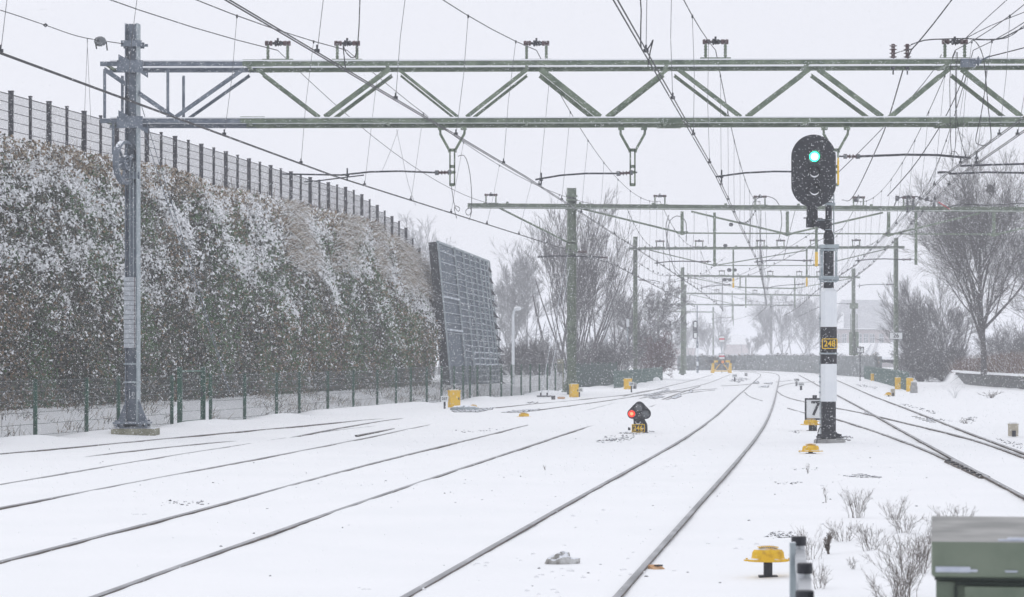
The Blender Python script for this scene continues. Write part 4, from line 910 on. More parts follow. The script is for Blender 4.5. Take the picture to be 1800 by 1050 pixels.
# slanting thin wires linking the far portals
for i, (a, c_, lb) in enumerate(((P(1177, 497, 120), P(1275, 452, 150), 'slanting wire rising right behind the second mast'), (P(1200, 404, 112), P(1285, 395, 120), None), (P(1300, 390, 118), P(1330, 366, 108), 'short slanting wire up to the second portal beam'), (P(1232, 507, 160), P(1440, 402, 112), 'long wire slanting up to the signal between portals two and three'), (P(1250, 505, 205), P(1480, 402, 125), 'long wire slanting up past the signal from the fourth portal'), (P(1190, 484, 160), P(1108, 452, 108), 'contact wire slanting down from the mossy mast'), (P(1128, 492, 153), P(1196, 488, 190), 'wire from the third left mast to the fourth'), (P(1206, 492, 207), P(1350, 533, 300), 'far wire descending behind the fourth portal'), (P(1206, 480, 207), P(1440, 540, 330), 'higher far wire descending behind the fourth portal'), (P(1350, 533, 310), P(1440, 515, 262), 'far wire rising toward the signal post'), (P(1240, 570, 330), P(1360, 540, 300), 'lowest far wire above the distant hedge'))):
    if lb is None: continue
    tt_ = T('span_wire', lb, 'cable', a); m_ = (a+c_)/2-[0, 0, .35]; b = MB(); b.tube(catmull([a, m_, c_], 3), .012 if a[1] < 200 else .018, 4)
    for u in np.linspace(.08, .92, 9): p = (1-u)**2*a+2*u*(1-u)*(m_-[0, 0, .17])+u*u*c_; b.box(p, (.06, .06, .07), 1)
    b.build('wire', [wire_l, steel_dark], tt_)
# ---------------------------------------------------------------- main signal 248
Ys_ = 49.7; s = lambda px, py, dy=0.0: P(px, py, Ys_)+np.array([0, dy, 0])
sg = T('railway_signal', 'tall black and white banded railway signal showing green, numbered 248', 'signal', (s(1457, 0)[0], Ys_, 0))
xc = s(1456.5, 0)[0]
def seg(b, y0, y1, w0, w1=None, m=0, xx=None):
    w1 = w1 or w0; z0, z1 = s(0, y1)[2], s(0, y0)[2]; x = xc if xx is None else xx
    prof = lambda w_, z: [(x+sx*w_/2*a, Ys_+sy*w_/2*c, z) for sx, sy, a, c in ((-1, -1, 1, .55), (-1, -1, .55, 1), (1, -1, .55, 1), (1, -1, 1, .55), (1, 1, 1, .55), (1, 1, .55, 1), (-1, 1, .55, 1), (-1, 1, 1, .55))]
    v = prof(w1, z0)+prof(w0, z1); f = [(i, (i+1) % 8, (i+1) % 8+8, i+8) for i in range(8)]+[tuple(range(7, -1, -1)), tuple(range(8, 16))]
    b.add(v, f, m)
b = MB()
seg(b, 706, 772, .255, m=1); seg(b, 640, 706, .285, m=0); seg(b, 623, 640, .285, m=1); seg(b, 575, 622.5, .288, m=1); seg(b, 512, 575, .285, m=0); seg(b, 507, 512, .19, .285, m=0)
seg(b, 413, 507, .18, m=1); seg(b, 405, 413, .115, .18, m=1); seg(b, 355, 405, .115, m=1)
b.build('pole', [white_p, black_m], sg)
b = MB(); c = s(1459, 774); b.lathe((xc+.02, Ys_, -.02), [(.30, 0), (.29, .075), (.24, .09), (.05, .095)], 10); b.build('plinth', concrete, sg)
b = MB(); zz = .10; b.box((xc+.02, Ys_, zz), (.46, .40, .03)); 
for sx in (-.17, -.1, .14, .2): 
    for sy in (-.15, .15): b.box((xc+sx, Ys_+sy, zz+.035), (.04, .04, .05))
b.add([(xc-.12, Ys_-.13, .2), (xc+.13, Ys_-.13, .2), (xc+.19, Ys_-.19, .12), (xc-.17, Ys_-.19, .12)], [(3, 2, 1, 0)]); b.build('base_plate', black_m, sg)
b = MB()
for py in (621.5,): b.box(s(1456.5, py), (.32, .32, .025))
for py in (434, 489): b.box(s(1456.5, py, -.02), (.34, .32, .07)); b.box(s(1470, py, 0), (.10, .05, .09)); b.box(s(1456.5, py+6, -.02), (.30, .28, .03))
b.build('clamp', steel_galv_l, sg)
b = MB()
for px in (1444.5, 1468.5): b.bar(s(px-(.5 if px < 1450 else -1), 436, -.06), s(px, 488, -.06), .04, .03)
b.build('bracket_bar', steel_galv_l, sg)
b = MB()
for px in (1442.3, 1444): b.tube([s(px, 440, .1), s(px, 765, .1)], .007, 5)
for py in (672, 690, 640, 662, 560): b.box(s(1441.5, py, .05), (.03, .05, .03))
b.tube([s(1466.5, 285, .08), s(1466.5, 430, .08)], .012, 5); b.build('conduit', steel_galv_l, sg)
# head board
cx_, zt1, zb1 = s(1427.5, 0)[0], s(0, 240.5)[2], s(0, 364)[2]; hw = 37/94.57
pts = [(cx_+hw*math.cos(t), zt1-hw+hw*math.sin(t)) for t in np.linspace(0, math.pi, 25)]+[(cx_+hw*math.cos(t), zb1+hw+hw*math.sin(t)) for t in np.linspace(math.pi, 2*math.pi, 25)]
yb = Ys_-.26
b = MB(); b.prism(pts, yb, yb+.035); head = b.build('head_board', black_m, sg)
b = MB(); b.tube([np.array([p[0], yb+.0175, p[1]]) for p in pts+[pts[0]]], .022, 6, cap=False); b.build('board_rim', black_m, head, o=ORG[sg.name])
b = MB(); b.box((cx_, yb+.17, (zt1+zb1)/2), (.34, .28, .95)); b.build('lamp_housing', black_m, sg)
for i, py in enumerate((277.5, 305, 336)):
    c = s(1428.5, py); c[1] = yb
    b = MB(); b.lathe(c+[0, -.02, 0], [(.085, .02), (.095, -.02), (.095, .0), (.075, .0)][:3], 24, axis='Y')
    o = b.build('lens', green_lamp if i == 0 else steel_dark, sg)
    if i == 0:
        b = MB(); b.lathe(c+[0, -.045, 0], [(.072, .0), (.066, -.008), (.02, -.014)], 20, axis='Y'); b.build('lamp', lamp_core, o, o=ORG[sg.name])
    b = MB(); n = 20; V = []                                  # visor: open tube, longer on top
    for k in range(n+1):
        t = math.radians(-25+230*k/n); L_ = .20*(.35+.65*max(0, math.sin(t)))
        for r_ in (.112, .105): V += [c+np.array([r_*math.cos(t), 0, r_*math.sin(t)]), c+np.array([r_*math.cos(t), -L_, r_*math.sin(t)])]
    b.add(V, [(k*4, k*4+1, k*4+5, k*4+4) for k in range(n)]+[(k*4+3, k*4+2, k*4+6, k*4+7) for k in range(n)]+[(k*4+1, k*4+3, k*4+7, k*4+5) for k in range(n)]); b.build('visor', black_m, sg)
    if i:                                                     # snow caught in the lower lip of the visor
        b = MB(); b.tube([c+np.array([.085*math.cos(t), -.05, .085*math.sin(t)]) for t in np.radians(np.linspace(200, 340, 11))], [.003+.012*math.sin(math.pi*k/10) for k in range(11)], 6); b.build('snow_rim', snow_m, sg)
b = MB(); b.box(s(1427.5, 374), (.19, .16, .26)); b.box(s(1424, 392), (.14, .14, .17)); b.bar(s(1426, 392), s(1456, 392), .14, .14); b.add([s(1434, 398, -.07), s(1450, 398, -.07), s(1450, 407, -.07)], [(0, 2, 1)]); b.box(s(1418, 383.5), (.12, .03, .02)); b.box(s(1440, 384, .0), (.12, .03, .015)); b.build('head_bracket', black_m, sg)
b = MB(); b.box(s(1460, 351.5, .02), (.13, .16, .035)); b.box(s(1459, 359, .02), (.18, .18, .05)); b.box(s(1457, 386.5, .0), (.14, .14, .012)); b.box(s(1456, 404, 0), (.13, .14, .012)); b.box(s(1442, 387.5, -.02), (.15, .12, .012)); b.build('clamp', steel_galv_l, sg)
# number plate 248
c = s(1456.5, 604.5); c[1] = Ys_-.16; b = MB(); b.box(c, (.275, .02, .185)); np_ = b.build('number_plate', black_m, sg)
b = MB()
for dx, dz, sx, sz in ((0, .088, .26, .014), (0, -.088, .26, .014), (-.136, 0, .014, .165), (.136, 0, .014, .165)): b.box(c+[dx, -.012, dz], (sx, .016, sz))
for sx in (-1, 1):
    for sz in (-1, 1): b.box(c+[sx*.131, -.012, sz*.083], (.014, .016, .014), ry=.78)
b.build('plate_frame', plate_yel, np_, o=ORG[sg.name]); text('248', .155, tuple(c+[0, -.02, -.002]), plate_yel, np_, font_w=.92)
t_ = T('signal_cable', 'black cable curling from the snow up to the foot of the 248 signal', 'cable', s(1432, 780)); b = MB(); b.tube(catmull([s(1432, 782, -.3), s(1434, 768, -.25), s(1437, 755, -.2), s(1441, 751, -.1), s(1445, 753, 0)], .05), .010, 5); b.build('cable', black_m, t_)

# ---------------------------------------------------------------- dwarf signal 246
Yd = 1.65*F/(761-HZ); d_ = lambda px, py, dy=0.0: P(px, py, Yd)+np.array([0, dy, 0])
dw = T('dwarf_signal', 'small black ground signal with a lit red lamp, numbered 246', 'signal', (d_(1122, 0)[0], Yd, 0))
cs = [(1123, 714.5, 8), (1111, 727, 8.2), (1134, 727, 8.6)]; hull = []
def arc(cx, cy, r, a0, a1): return [(cx+r*math.cos(math.radians(t)), cy-r*math.sin(math.radians(t))) for t in np.linspace(a0, a1, 10)]
for x_, y_ in arc(1134, 727, 8.6, -90, 45)+arc(1123, 714.5, 8, 45, 137)+arc(1111, 727, 8.2, 137, 270): p = d_(x_, y_); hull.append((p[0], p[2]))
b = MB(); b.prism(hull, Yd-.2, Yd-.16); hb = b.build('head_board', black_m, dw)
b = MB(); b.tube([np.array([p[0], Yd-.19, p[1]]) for p in hull+[hull[0]]], .012, 5, cap=False); b.build('board_rim', steel_dark, hb, o=ORG[dw.name])
b = MB(); b.box(d_(1123, 722, -.06), (.26, .18, .22)); b.bar(d_(1121, 733), d_(1121, 748), .17, .15); b.bar(d_(1127, 735, -.02), d_(1134, 748, -.02), .07, .1); b.bar(d_(1134, 747), d_(1134.5, 763), .09, .12); b.bar(d_(1113, 737, -.1), d_(1127, 737, -.1), .1, .05); b.box(d_(1106, 754), (.05, .06, .06)); b.build('stand', black_m, dw)
for i, (px, py, m_) in enumerate(((1109.5, 727.2, red_lamp), (1122, 716.5, insul_g), (1133.5, 727.5, insul_g))):
    c = d_(px, py); c[1] = Yd-.21
    b = MB(); b.lathe(c, [(.070, .01), (.074, -.012), (.03, -.024)], 20, axis='Y'); o = b.build('lens', m_, dw)
    if i == 0: b = MB(); b.lathe(c+[0, -.026, 0], [(.036, .0), (.03, -.006)], 12, axis='Y'); b.build('lamp', red_core, o, o=ORG[dw.name])
    b = MB(); b.tube([c+np.array([.08*math.cos(t), -.02, .08*math.sin(t)]) for t in np.radians(np.linspace(0, 360, 21))], .008, 5); b.build('lens_ring', steel_dark, dw)
b = MB(); c = d_(1121, 741, -.12); b.tube([c+np.array([.05*math.cos(t), 0, .05*math.sin(t)]) for t in np.radians(np.linspace(180, 360, 12))], .010, 5); b.build('snow_rim', snow_m, dw)
c = d_(1121, 752.5, -.2); b = MB(); b.box(c, (.27, .02, .165)); np_ = b.build('number_plate', black_m, dw)
b = MB()
for dx, dz, sx, sz in ((0, .078, .27, .012), (-.13, 0, .012, .16), (.13, 0, .012, .16), (0, -.078, .27, .012)): b.box(c+[dx, -.012, dz], (sx, .014, sz))
b.build('plate_frame', plate_yel, np_, o=ORG[dw.name]); text('246', .15, tuple(c+[-.005, -.02, -.004]), plate_yel, np_, font_w=.92)

# ---------------------------------------------------------------- number boards and plates
def board(px0, py0, px1, py1, base, txt, label, edge=.03, post_w=.08, tsize=.7, tx=0.0, name='number_board', above=0.0, frame=True, group=None, pole=None):
    Yb_ = 1.65*F/(base-HZ); a, c = P(px0, py0, Yb_), P(px1, py1, Yb_); cc = (a+c)/2; w_, h_ = abs(c[0]-a[0]), abs(a[2]-c[2])
    t = T(name, label, 'sign', (cc[0], Yb_, 0), group)
    b = MB(); b.box(cc, (w_, .02, h_)); pl = b.build('plate', sign_w, t)
    if frame:
        b = MB()
        for dx, dz, sx, sz in ((0, h_/2, w_+edge, edge), (0, -h_/2, w_+edge, edge), (-w_/2, 0, edge, h_-edge), (w_/2, 0, edge, h_-edge)): b.box(cc+[dx, -.008, dz], (sx, .026, sz))
        b.build('plate_edge', black_m, pl, o=ORG[t.name])
    b = MB(); b.box(((pole or cc[0]), Yb_+.06, (cc[2]+h_/2+above)/2-.05), (post_w, .06, cc[2]+h_/2+above+.1)); b.build('post', steel_dark, t)
    text(txt, h_*tsize, tuple(cc+[tx*w_, -.024, 0]), black_m, pl)
    return t
board(1416, 701.5, 1451, 737, 757.5, '7', 'white framed board with a large black 7 half behind the signal post', .035, .09, 1.0, .0, above=.08, pole=P(1433, 0, 57.2)[0])
board(1506, 610.5, 1518, 620.5, 670, '7', 'small white board with a black 7 on a tall thin pole', .05, .06, .85, above=.05)
board(775, 696, 788, 706.5, 719, '237', 'small white number plate 237 on a short stub beside the yellow box', 0, .06, .62, frame=False)
board(1011.5, 681.5, 1025, 689.5, 698, '233B', 'small white number plate 233B in front of a yellow box', 0, .06, .62, frame=False)
board(1105.5, 671.5, 1114.5, 678.5, 690, '235', 'small white number plate 235 in front of a yellow box', 0, .06, .68, frame=False)
board(1402.5, 673, 1414, 678.5, 686, '243A', 'white plate 243A on a short dark stub near the signal post', 0, .10, .75, frame=False)
board(1395.5, 665.5, 1405, 671, 679, '239B', 'white plate 239B just behind the 243A plate', 0, .10, .75, frame=False)
board(1287, 658, 1296, 663.5, 671, '239A', 'white plate on a stub right of the yellow buffer stop', 0, .08, .6, frame=False)

# ---------------------------------------------------------------- yellow point boxes
def point_box(px0, px1, pt, base, label, yaw=.35):
    Yb_ = 1.65*F/(base-HZ); a, c = P(px0, pt, Yb_), P(px1, base, Yb_); w_, h_ = c[0]-a[0], a[2]-c[2]; cx = (a[0]+c[0])/2
    t = T('yellow_box', label, 'junction box', (cx, Yb_, 0), 'yellow point heating boxes along the tracks')
    R = np.array(Matrix.Rotation(yaw, 3, 'Z')); o = np.array([cx, Yb_+.15, 0]); dw_, dd = w_/(math.cos(yaw)+.7*math.sin(abs(yaw))), .7*w_
    b = MB(); b.box(o+[0, 0, h_/2], (dw_*.93, dd*.75, h_-.02), rz=yaw)
    b.box(o+R@np.array([0, -dd*.378, 0])+[0, 0, h_*.48], (dw_*.80, .012, h_*.80), rz=yaw); bd = b.build('body', yellow_m, t)
    b = MB(); b.box(o+[0, 0, h_+.006], (dw_, dd*.84, .03), rz=yaw); b.box(o+[0, 0, h_+.027], (dw_*.9, dd*.7, .012), rz=yaw); b.build('lid', yellow_m, t)
    b = MB(); b.box(o+R@np.array([dw_*.32, -dd*.40, 0])+[0, 0, h_*.55], (.03, .025, .07), rz=yaw); b.build('latch', steel_dark, t)
    b = MB(); b.box(o+[0, 0, h_+.04], (dw_*.7, dd*.6, .02), rz=yaw); b.build('snow_cap', snow_m, t)
    return t
point_box(786, 810, 688, 717, 'yellow box beside the 237 plate at the fence, nearest of the left ones')
point_box(1000, 1018, 677, 699, 'yellow box beside the 233B plate in front of the mossy mast')
point_box(1096, 1112, 667, 685, 'yellow box beside the 235 plate near the red bush')
point_box(1531, 1540, 658, 670, 'smallest yellow box before the green net fence', .1)
point_box(1573, 1585, 665, 685, 'yellow box at the foot of the mast plated 26', -.15)
point_box(1593, 1607, 666, 689, 'yellow box partly behind the grey drum', -.3)

def dome(px, base, wpx, label, stem=.16, h=.14, hidden=False):    # yellow cast-iron track junction dome on a short post
    Yb_ = 1.65*F/(base-HZ); x = (px-900)/F*Yb_; w_ = wpx*Yb_/F; z0 = gz((x, Yb_)); k = w_/.30
    t = T('junction_dome', label, 'junction box', (x, Yb_, z0), 'yellow cast domes of track cables')
    ell = lambda r: r
    b = MB(); zz = z0+stem
    prof = [(.150*k, -.004), (.158*k, .002), (.156*k, .012), (.130*k, .020), (.124*k, .026), (.119*k, .066*k), (.104*k, .086*k), (.07*k, .098*k), (.03*k, .104*k), (.005, .105*k)]
    b.lathe((0, 0, 0), prof, 24); V = b.V[0]; V[:, 1] *= .62; V += np.array([x, Yb_, zz])
    for sx in (-1, 1): b.box((x+sx*.155*k, Yb_, zz+.006), (.05*k, .06*k, .012)); b.lathe((x+sx*.16*k, Yb_, zz+.01), [(.008, 0), (.008, .012)], 6)
    for j in range(11): a_ = math.radians(35+11*j); b.box((x+.085*k*math.cos(a_), Yb_-.0, zz+.100*k+.012*math.sin(a_)), (.010*k, .11*k, .008))
    b.build('cover', yellow_w, t, smooth=False)
    if stem > .03: b = MB(); b.lathe((x, Yb_, z0-.05), [(.034*k, 0), (.034*k, stem+.05)], 10); b.box((x, Yb_, z0+.0), (.14*k, .1*k, .02)); b.build('stem', black_m, t)
    return t
dome(1350, 1019, 70, 'large yellow dome on a black stem in the foreground, left of the capped posts', stem=.115)
dome(1425, 798, 36, 'yellow dome left of the foot of the 248 signal', stem=.035)
dome(1425, 757.5, 30, 'yellow dome below the big 7 board', stem=.13)
dome(921, 733, 22, 'low yellow dome half sunk in snow between the tracks', stem=-.01)
dome(832, 720, 16, 'yellow dome behind the grey cover beside the 237 box', stem=.05)
dome(1562, 697, 14, 'small yellow dome beside the far right track', stem=.05)
dome(1430, 745, 16, 'upper yellow box of the pair below the 7 board', stem=.05)
# grey humped cover beside the 237 box
c = G(817, 721); b = MB(); b.lathe((0, 0, 0), [(.44, 0), (.42, .06), (.3, .12), (.1, .14), (.02, .14)], 18); b.V[0][:, 1] *= .4; b.V[0] += c; o = b.build('grey_cover', steel_galv_l, None, o=c, smooth=True); tag(o, 'grey humped metal cover beside the yellow 237 box', 'cover')
# grey drum, beige marker, blocks
def small(px0, px1, pt, base, mat, label, name, cat, shape='box', extra=None):
    Yb_ = 1.65*F/(base-HZ); a, c = P(px0, pt, Yb_), P(px1, base, Yb_); w_, h_ = c[0]-a[0], a[2]-c[2]; ctr = np.array([(a[0]+c[0])/2, Yb_, 0])
    t = T(name, label, cat, ctr)
    b = MB()
    if shape == 'drum': b.lathe(ctr, [(w_*.5, 0), (w_*.5, h_*.6), (w_*.44, h_*.62), (w_*.42, h_*.92), (w_*.3, h_)], 16)
    else: b.box(ctr+[0, 0, h_/2], (w_, w_*.8, h_*.9)); b.box(ctr+[0, 0, h_*.96], (w_*1.06, w_*.86, h_*.08))
    b.build('body', mat, t); b = MB(); b.box(ctr+[0, 0, h_*1.0+.01], (w_*.8, w_*.6, .03)); b.build('snow_cap', snow_m, t)
    if extra: b = MB(); b.box(ctr+[0, -w_*.42, h_*.25], (w_*.4, .04, h_*.45)); b.build('clamp', steel_dark, t)
small(1600, 1613, 672, 691, concrete, 'grey drum standing in front of a yellow box by the right fence', 'grey_drum', 'drum', 'drum')
small(1773, 1789, 745, 768, beige_m, 'small beige marker post at the right edge of the snow field', 'marker_post', 'marker post', extra=1)
small(1566, 1573, 684, 697, beige_m, 'little grey cable post beside the far yellow dome', 'marker_post', 'marker post', extra=1)
small(969, 976, 696, 703, stone_m, 'little dark block in the snow right of the stay foot', 'concrete_block', 'block')
small(980, 993, 698, 701.5, wood_m, 'flat brownish block lying beside the dark block', 'wooden_block', 'block')
small(1112, 1119, 674, 684, concrete, 'small grey stub box right of the 235 plate', 'stub_box', 'box', extra=1)
small(1309, 1314, 656, 661.5, concrete, 'tiny grey stub box beyond the buffer stop', 'stub_box', 'box', extra=1)
c = G(1154, 672.0); b = MB(); b.lathe(c, [(.22, 0), (.24, .08), (.2, .2), (.1, .28), (.02, .3)], 12); b.box(c+[0, -.15, -.02], (.22, .1, .08)); o = b.build('switch_lantern', snow_m, None, o=c, smooth=True); tag(o, 'snow-capped point indicator near the red bush', 'point indicator')
# point rods / leaning stick and dark lump in the far switches
c = G(1231, 668); 
# foreground lump of dirty ice and splintered board
Yb_ = 1.65*F/(992-HZ); ctr = P(985, 992, Yb_); V, Fc = [], []
n1, n2 = 22, 12; rs = np.random.RandomState(4)
for i in range(n2):
    ph = math.pi/2*i/(n2-1)
    for j in range(n1):
        th_ = 2*math.pi*j/n1; r_ = .5+1.1*fbm(math.cos(th_)*2.2+5, math.sin(th_)*2.2, ph*2.5, 6, 3); V.append(ctr+np.array([.13*r_*math.cos(th_)*math.cos(ph), .10*r_*math.sin(th_)*math.cos(ph), .085*r_*math.sin(ph)**.7-.012]))
for i in range(n2-1):
    for j in range(n1): Fc.append((i*n1+j, i*n1+(j+1) % n1, (i+1)*n1+(j+1) % n1, (i+1)*n1+j))
b = MB(); b.add(V, Fc); o = b.build('icy_clod', clod_m, None, o=ctr, smooth=True); tag(o, 'lump of dirty ice in the snow of the near track', 'ice lump')
c = G(1155, 1002); t = T('splintered_board', 'orange splintered board half buried beside the near rail', 'wood scrap', c)
b = MB(); b.box(c+[0, 0, .005], (.10, .11, .03), rz=.5, rx=.35); b.build('board', wood_m, t); b = MB(); b.box(c+[.02, -.02, .035], (.05, .02, .012), rz=.8); b.box(c+[-.005, .02, .03], (.03, .02, .012), rz=.3); b.build('bracket', black_m, t)

# ---------------------------------------------------------------- buffer stop
Yb_ = 228.0; p_ = lambda px, py, dy=0.0: P(px, py, Yb_)+np.array([0, dy, 0])
bs = T('buffer_stop', 'yellow steel buffer stop with dark buffers at the end of a siding', 'buffer stop', (p_(1268, 0)[0], Yb_, 0))
b = MB()
for px in (1253.5, 1284): b.bar(p_(px, 656.5), p_(px, 634), .2, .2); b.bar(p_(px, 655, 2.0), p_(px, 638, .1), .12, .15)
b.bar(p_(1253, 635.5), p_(1285, 635.5), .17, .19); b.bar(p_(1254, 652.5), p_(1283, 652.5), .1, .09)
b.bar(p_(1256, 652), p_(1265.5, 640), .09, .07); b.bar(p_(1281, 652), p_(1271.5, 640), .09, .07); b.build('frame', yellow_m, bs)
for px in (1250, 1287.5): b = MB(); b.box(p_(px, 636, -.15), (.40, .18, .24)); b.lathe(p_(px, 636, -.30), [(.13, 0), (.13, -.06)], 12, axis='Y'); b.build('buffer', steel_dark, bs)
b = MB(); b.box(p_(1268.5, 637, -.13), (.62, .10, .32)); b.build('coupling_plate', steel_dark, bs)
b = MB(); b.lathe(p_(1270, 636.5, -.25), [(.13, .05), (.13, -.03), (.05, -.05)], 14, axis='Y'); b.build('lamp', orange_m, bs)
for pt, pb, lb, yy in ((591, 601.5, 'upper white sign with a red band on a pole behind the buffer stop', Yb_+12), (621.5, 631.5, 'lower white sign with a red band right above the buffer stop', Yb_)):
    a, c = P(1264, pt, yy), P(1274, pb, yy); cc = (a+c)/2; w_, h_ = c[0]-a[0], a[2]-c[2]
    t = T('stop_sign', lb, 'sign', (cc[0], yy, 0)); b = MB(); b.box(cc, (w_, .02, h_)); b.build('plate', sign_w, t)
    b = MB(); b.box(cc+[0, -.012, 0], (w_*.96, .012, h_*.26)); b.build('band', sign_red, t); b = MB()
    for dz in (.5, -.5): b.box(cc+[0, -.004, dz*h_], (w_+.03, .03, .03))
    for dx in (.5, -.5): b.box(cc+[dx*w_, -.004, 0], (.03, .03, h_-.03))
    b.build('plate_edge', steel_dark, t); b = MB(); b.box((cc[0], yy+.05, cc[2]/2), (.06, .06, cc[2])); b.build('post', steel_galv_l, t)

# far signal seen from behind, with striped post
Yf = 1.65*F/(656-HZ); f_ = lambda px, py, dy=0.0: P(px, py, Yf)+np.array([0, dy, 0])
fs = T('railway_signal', 'far oblong signal on a banded post, left of the buffer stop', 'signal', (f_(1226, 0)[0], Yf, 0))
b = MB()
for i, (y0, y1, m_) in enumerate(((656, 643, 0), (643, 636, 1), (636, 627, 0), (627, 612, 1), (612, 600, 0))): b.bar(f_(1226, y0), f_(1226, y1), .16, .16, 0 if m_ == 0 else 1)
b.bar(f_(1225.5, 600), f_(1225.5, 537), .09, .09, 0); b.build('pole', [steel_galv, white_p], fs)
c0, c1 = f_(1221.5, 568), f_(1221.5, 592); hw2 = 4.2/F*Yf
pts = [(c0[0]+hw2*math.cos(t), c0[2]+hw2*math.sin(t)) for t in np.linspace(0, math.pi, 12)]+[(c0[0]+hw2*math.cos(t), c1[2]+hw2*math.sin(t)) for t in np.linspace(math.pi, 2*math.pi, 12)]
b = MB(); b.prism(pts, Yf-.2, Yf-.14); b.build('head_board', black_m, fs)
b = MB(); b.box(f_(1222, 571, -.22), (.20, .03, .45)); b.box(f_(1222, 590, -.22), (.24, .03, .42)); b.build('back_panel', sign_w, fs)
small_ = None
# second far signal at the left edge of the red bush
Yf2 = 150.0; t = T('shunting_signal', 'slim pale signal half hidden behind the red bush', 'signal', (P(1103, 0, Yf2)[0], Yf2, 0))
b = MB(); b.bar(P(1103, 660, Yf2), P(1103, 560, Yf2), .07, .07); b.build('pole', steel_galv_l, t); b = MB(); b.box(P(1103.5, 568, Yf2-.1), (.16, .1, .42)); b.box(P(1103, 641, Yf2-.1), (.3, .1, .18)); b.build('head_board', white_p, t)

# lamp posts
def lamp_post(px, pt, base_z, Yl, label, head=True, r=.07):
    a = P(px, pt, Yl); t = T('lamp_post', label, 'lamp post', (a[0], Yl, base_z)); b = MB()
    if head:
        b.tube([(a[0], Yl, base_z), (a[0], Yl, a[2]-.35), (a[0]+.03, Yl, a[2]-.18), (a[0]+.13, Yl, a[2]-.03)], [r, r*.8, r*.7, r*.6], 8); b.build('pole', white_p, t)
        b = MB(); b.lathe(np.array([a[0]+.2, Yl, a[2]-.05]), [(.08, -.08), (.17, -.02), (.16, .04), (.1, .09), (.02, .1)], 12); b.build('lamp_head', white_p, t)
    else:
        b.tube([(a[0], Yl, base_z), a], [r, r*.6], 8); b.build('pole', white_p, t); b = MB(); b.box(a-[0, 0, .9], (.22, .2, 1.2)); b.box(a-[0, 0, .1], (.08, .08, .5)); b.build('antenna', white_p, t)
lamp_post(902, 541, .2, 118, 'white curved lamp post behind the fence beside the noise screen')
lamp_post(1065, 563, .2, 150, 'thin white post behind the green netting, right of the mossy mast', head=False, r=.05)
# sign board on the fence before the mossy mast
a = P(985, 643, 121); t = T('fence_board', 'mossy yellowish board fixed to the fence left of the mossy mast', 'sign', (a[0], 121, 0)); b = MB(); b.box(a, (.27, .04, .58)); b.box(a+[.12, .03, -.5], (.05, .05, 1.4)); b.build('board', concrete_moss, t)

# ---------------------------------------------------------------- foreground: green cabinet and capped posts
frost_m = M('frost', (.42, .46, .55), (.62, .65, .72), scale=14, rough=.8, bump=.4)
t = T('trackside_cabinet', 'weathered green steel cabinet with pale sloping lid in the front corner', 'cabinet', (2.0, 9.0, 0))
rz = -.157; R = np.array(Matrix.Rotation(rz, 3, 'Z')); o0 = np.array([1.333, 8.5, 0])
def cb(x, y, z): return o0+R@np.array([x, y, 0])+np.array([0, 0, z])
W_, D_, H_ = 1.25, 1.02, 1.053
b = MB(); v = [cb(0, 0, H_), cb(W_, 0, H_), cb(W_, D_, H_+.02), cb(0, D_, H_+.02), cb(0, 0, H_-.115), cb(W_, 0, H_-.115), cb(W_, D_, H_-.115), cb(0, D_, H_-.115)]
b.add(v, [(0, 1, 2, 3)], 1); b.add(v, [(4, 5, 1, 0), (5, 6, 2, 1), (6, 7, 3, 2), (7, 4, 0, 3), (7, 6, 5, 4)], 0)
lid = b.build('lid', [cab_green, cab_grey], t); bv = lid.modifiers.new('round_edges', 'BEVEL'); bv.width = .014; bv.segments = 3
b = MB(); c = cb(W_/2, D_/2+.01, (H_-.12)/2-.02); b.box(c, (W_-.03, D_-.05, H_-.10), rz=rz); b.build('body', cab_green, t)
b = MB(); b.box(cb(W_/2+.045, .022, .46), (W_-.12, .02, .90), rz=rz); b.build('door', cab_green, t)
b = MB(); b.box(cb(W_/2+.0375, .024, .920), (W_-.075, .012, .014), rz=rz); b.box(cb(.077, .024, .41), (.010, .012, 1.0), rz=rz); b.box(cb(W_/2, .016, H_-.119), (W_-.02, .02, .008), rz=rz); b.build('door_seam', cab_dark, t)
b = MB(); b.box(cb(.63, -.004, H_-.08), (.016, .01, .016), rz=rz); b.box(cb(W_-.18, -.01, .5), (.03, .03, .14), rz=rz); b.build('handle', steel_dark, t)
b = MB()                                                     # snow caught on the lid edge and a scraped streak of frost
for x0, x1, y0_, w_, z in ((.21, .34, .05, .035, H_+.002), (.24, 1.2, .09, .05, H_+.004)): b.box(cb((x0+x1)/2, y0_, z), (x1-x0, w_, .008), rz=rz)
b.box(cb(.068, -.003, H_-.088), (.11, .006, .018), rz=rz); b.box(cb(.25, -.003, H_-.092), (.04, .005, .006), rz=rz); b.box(cb(.13, -.003, H_-.091), (.03, .005, .008), rz=rz)
sn = b.build('snow_patch', frost_m, t); bv = sn.modifiers.new('round_edges', 'BEVEL'); bv.width = .0045; bv.segments = 2

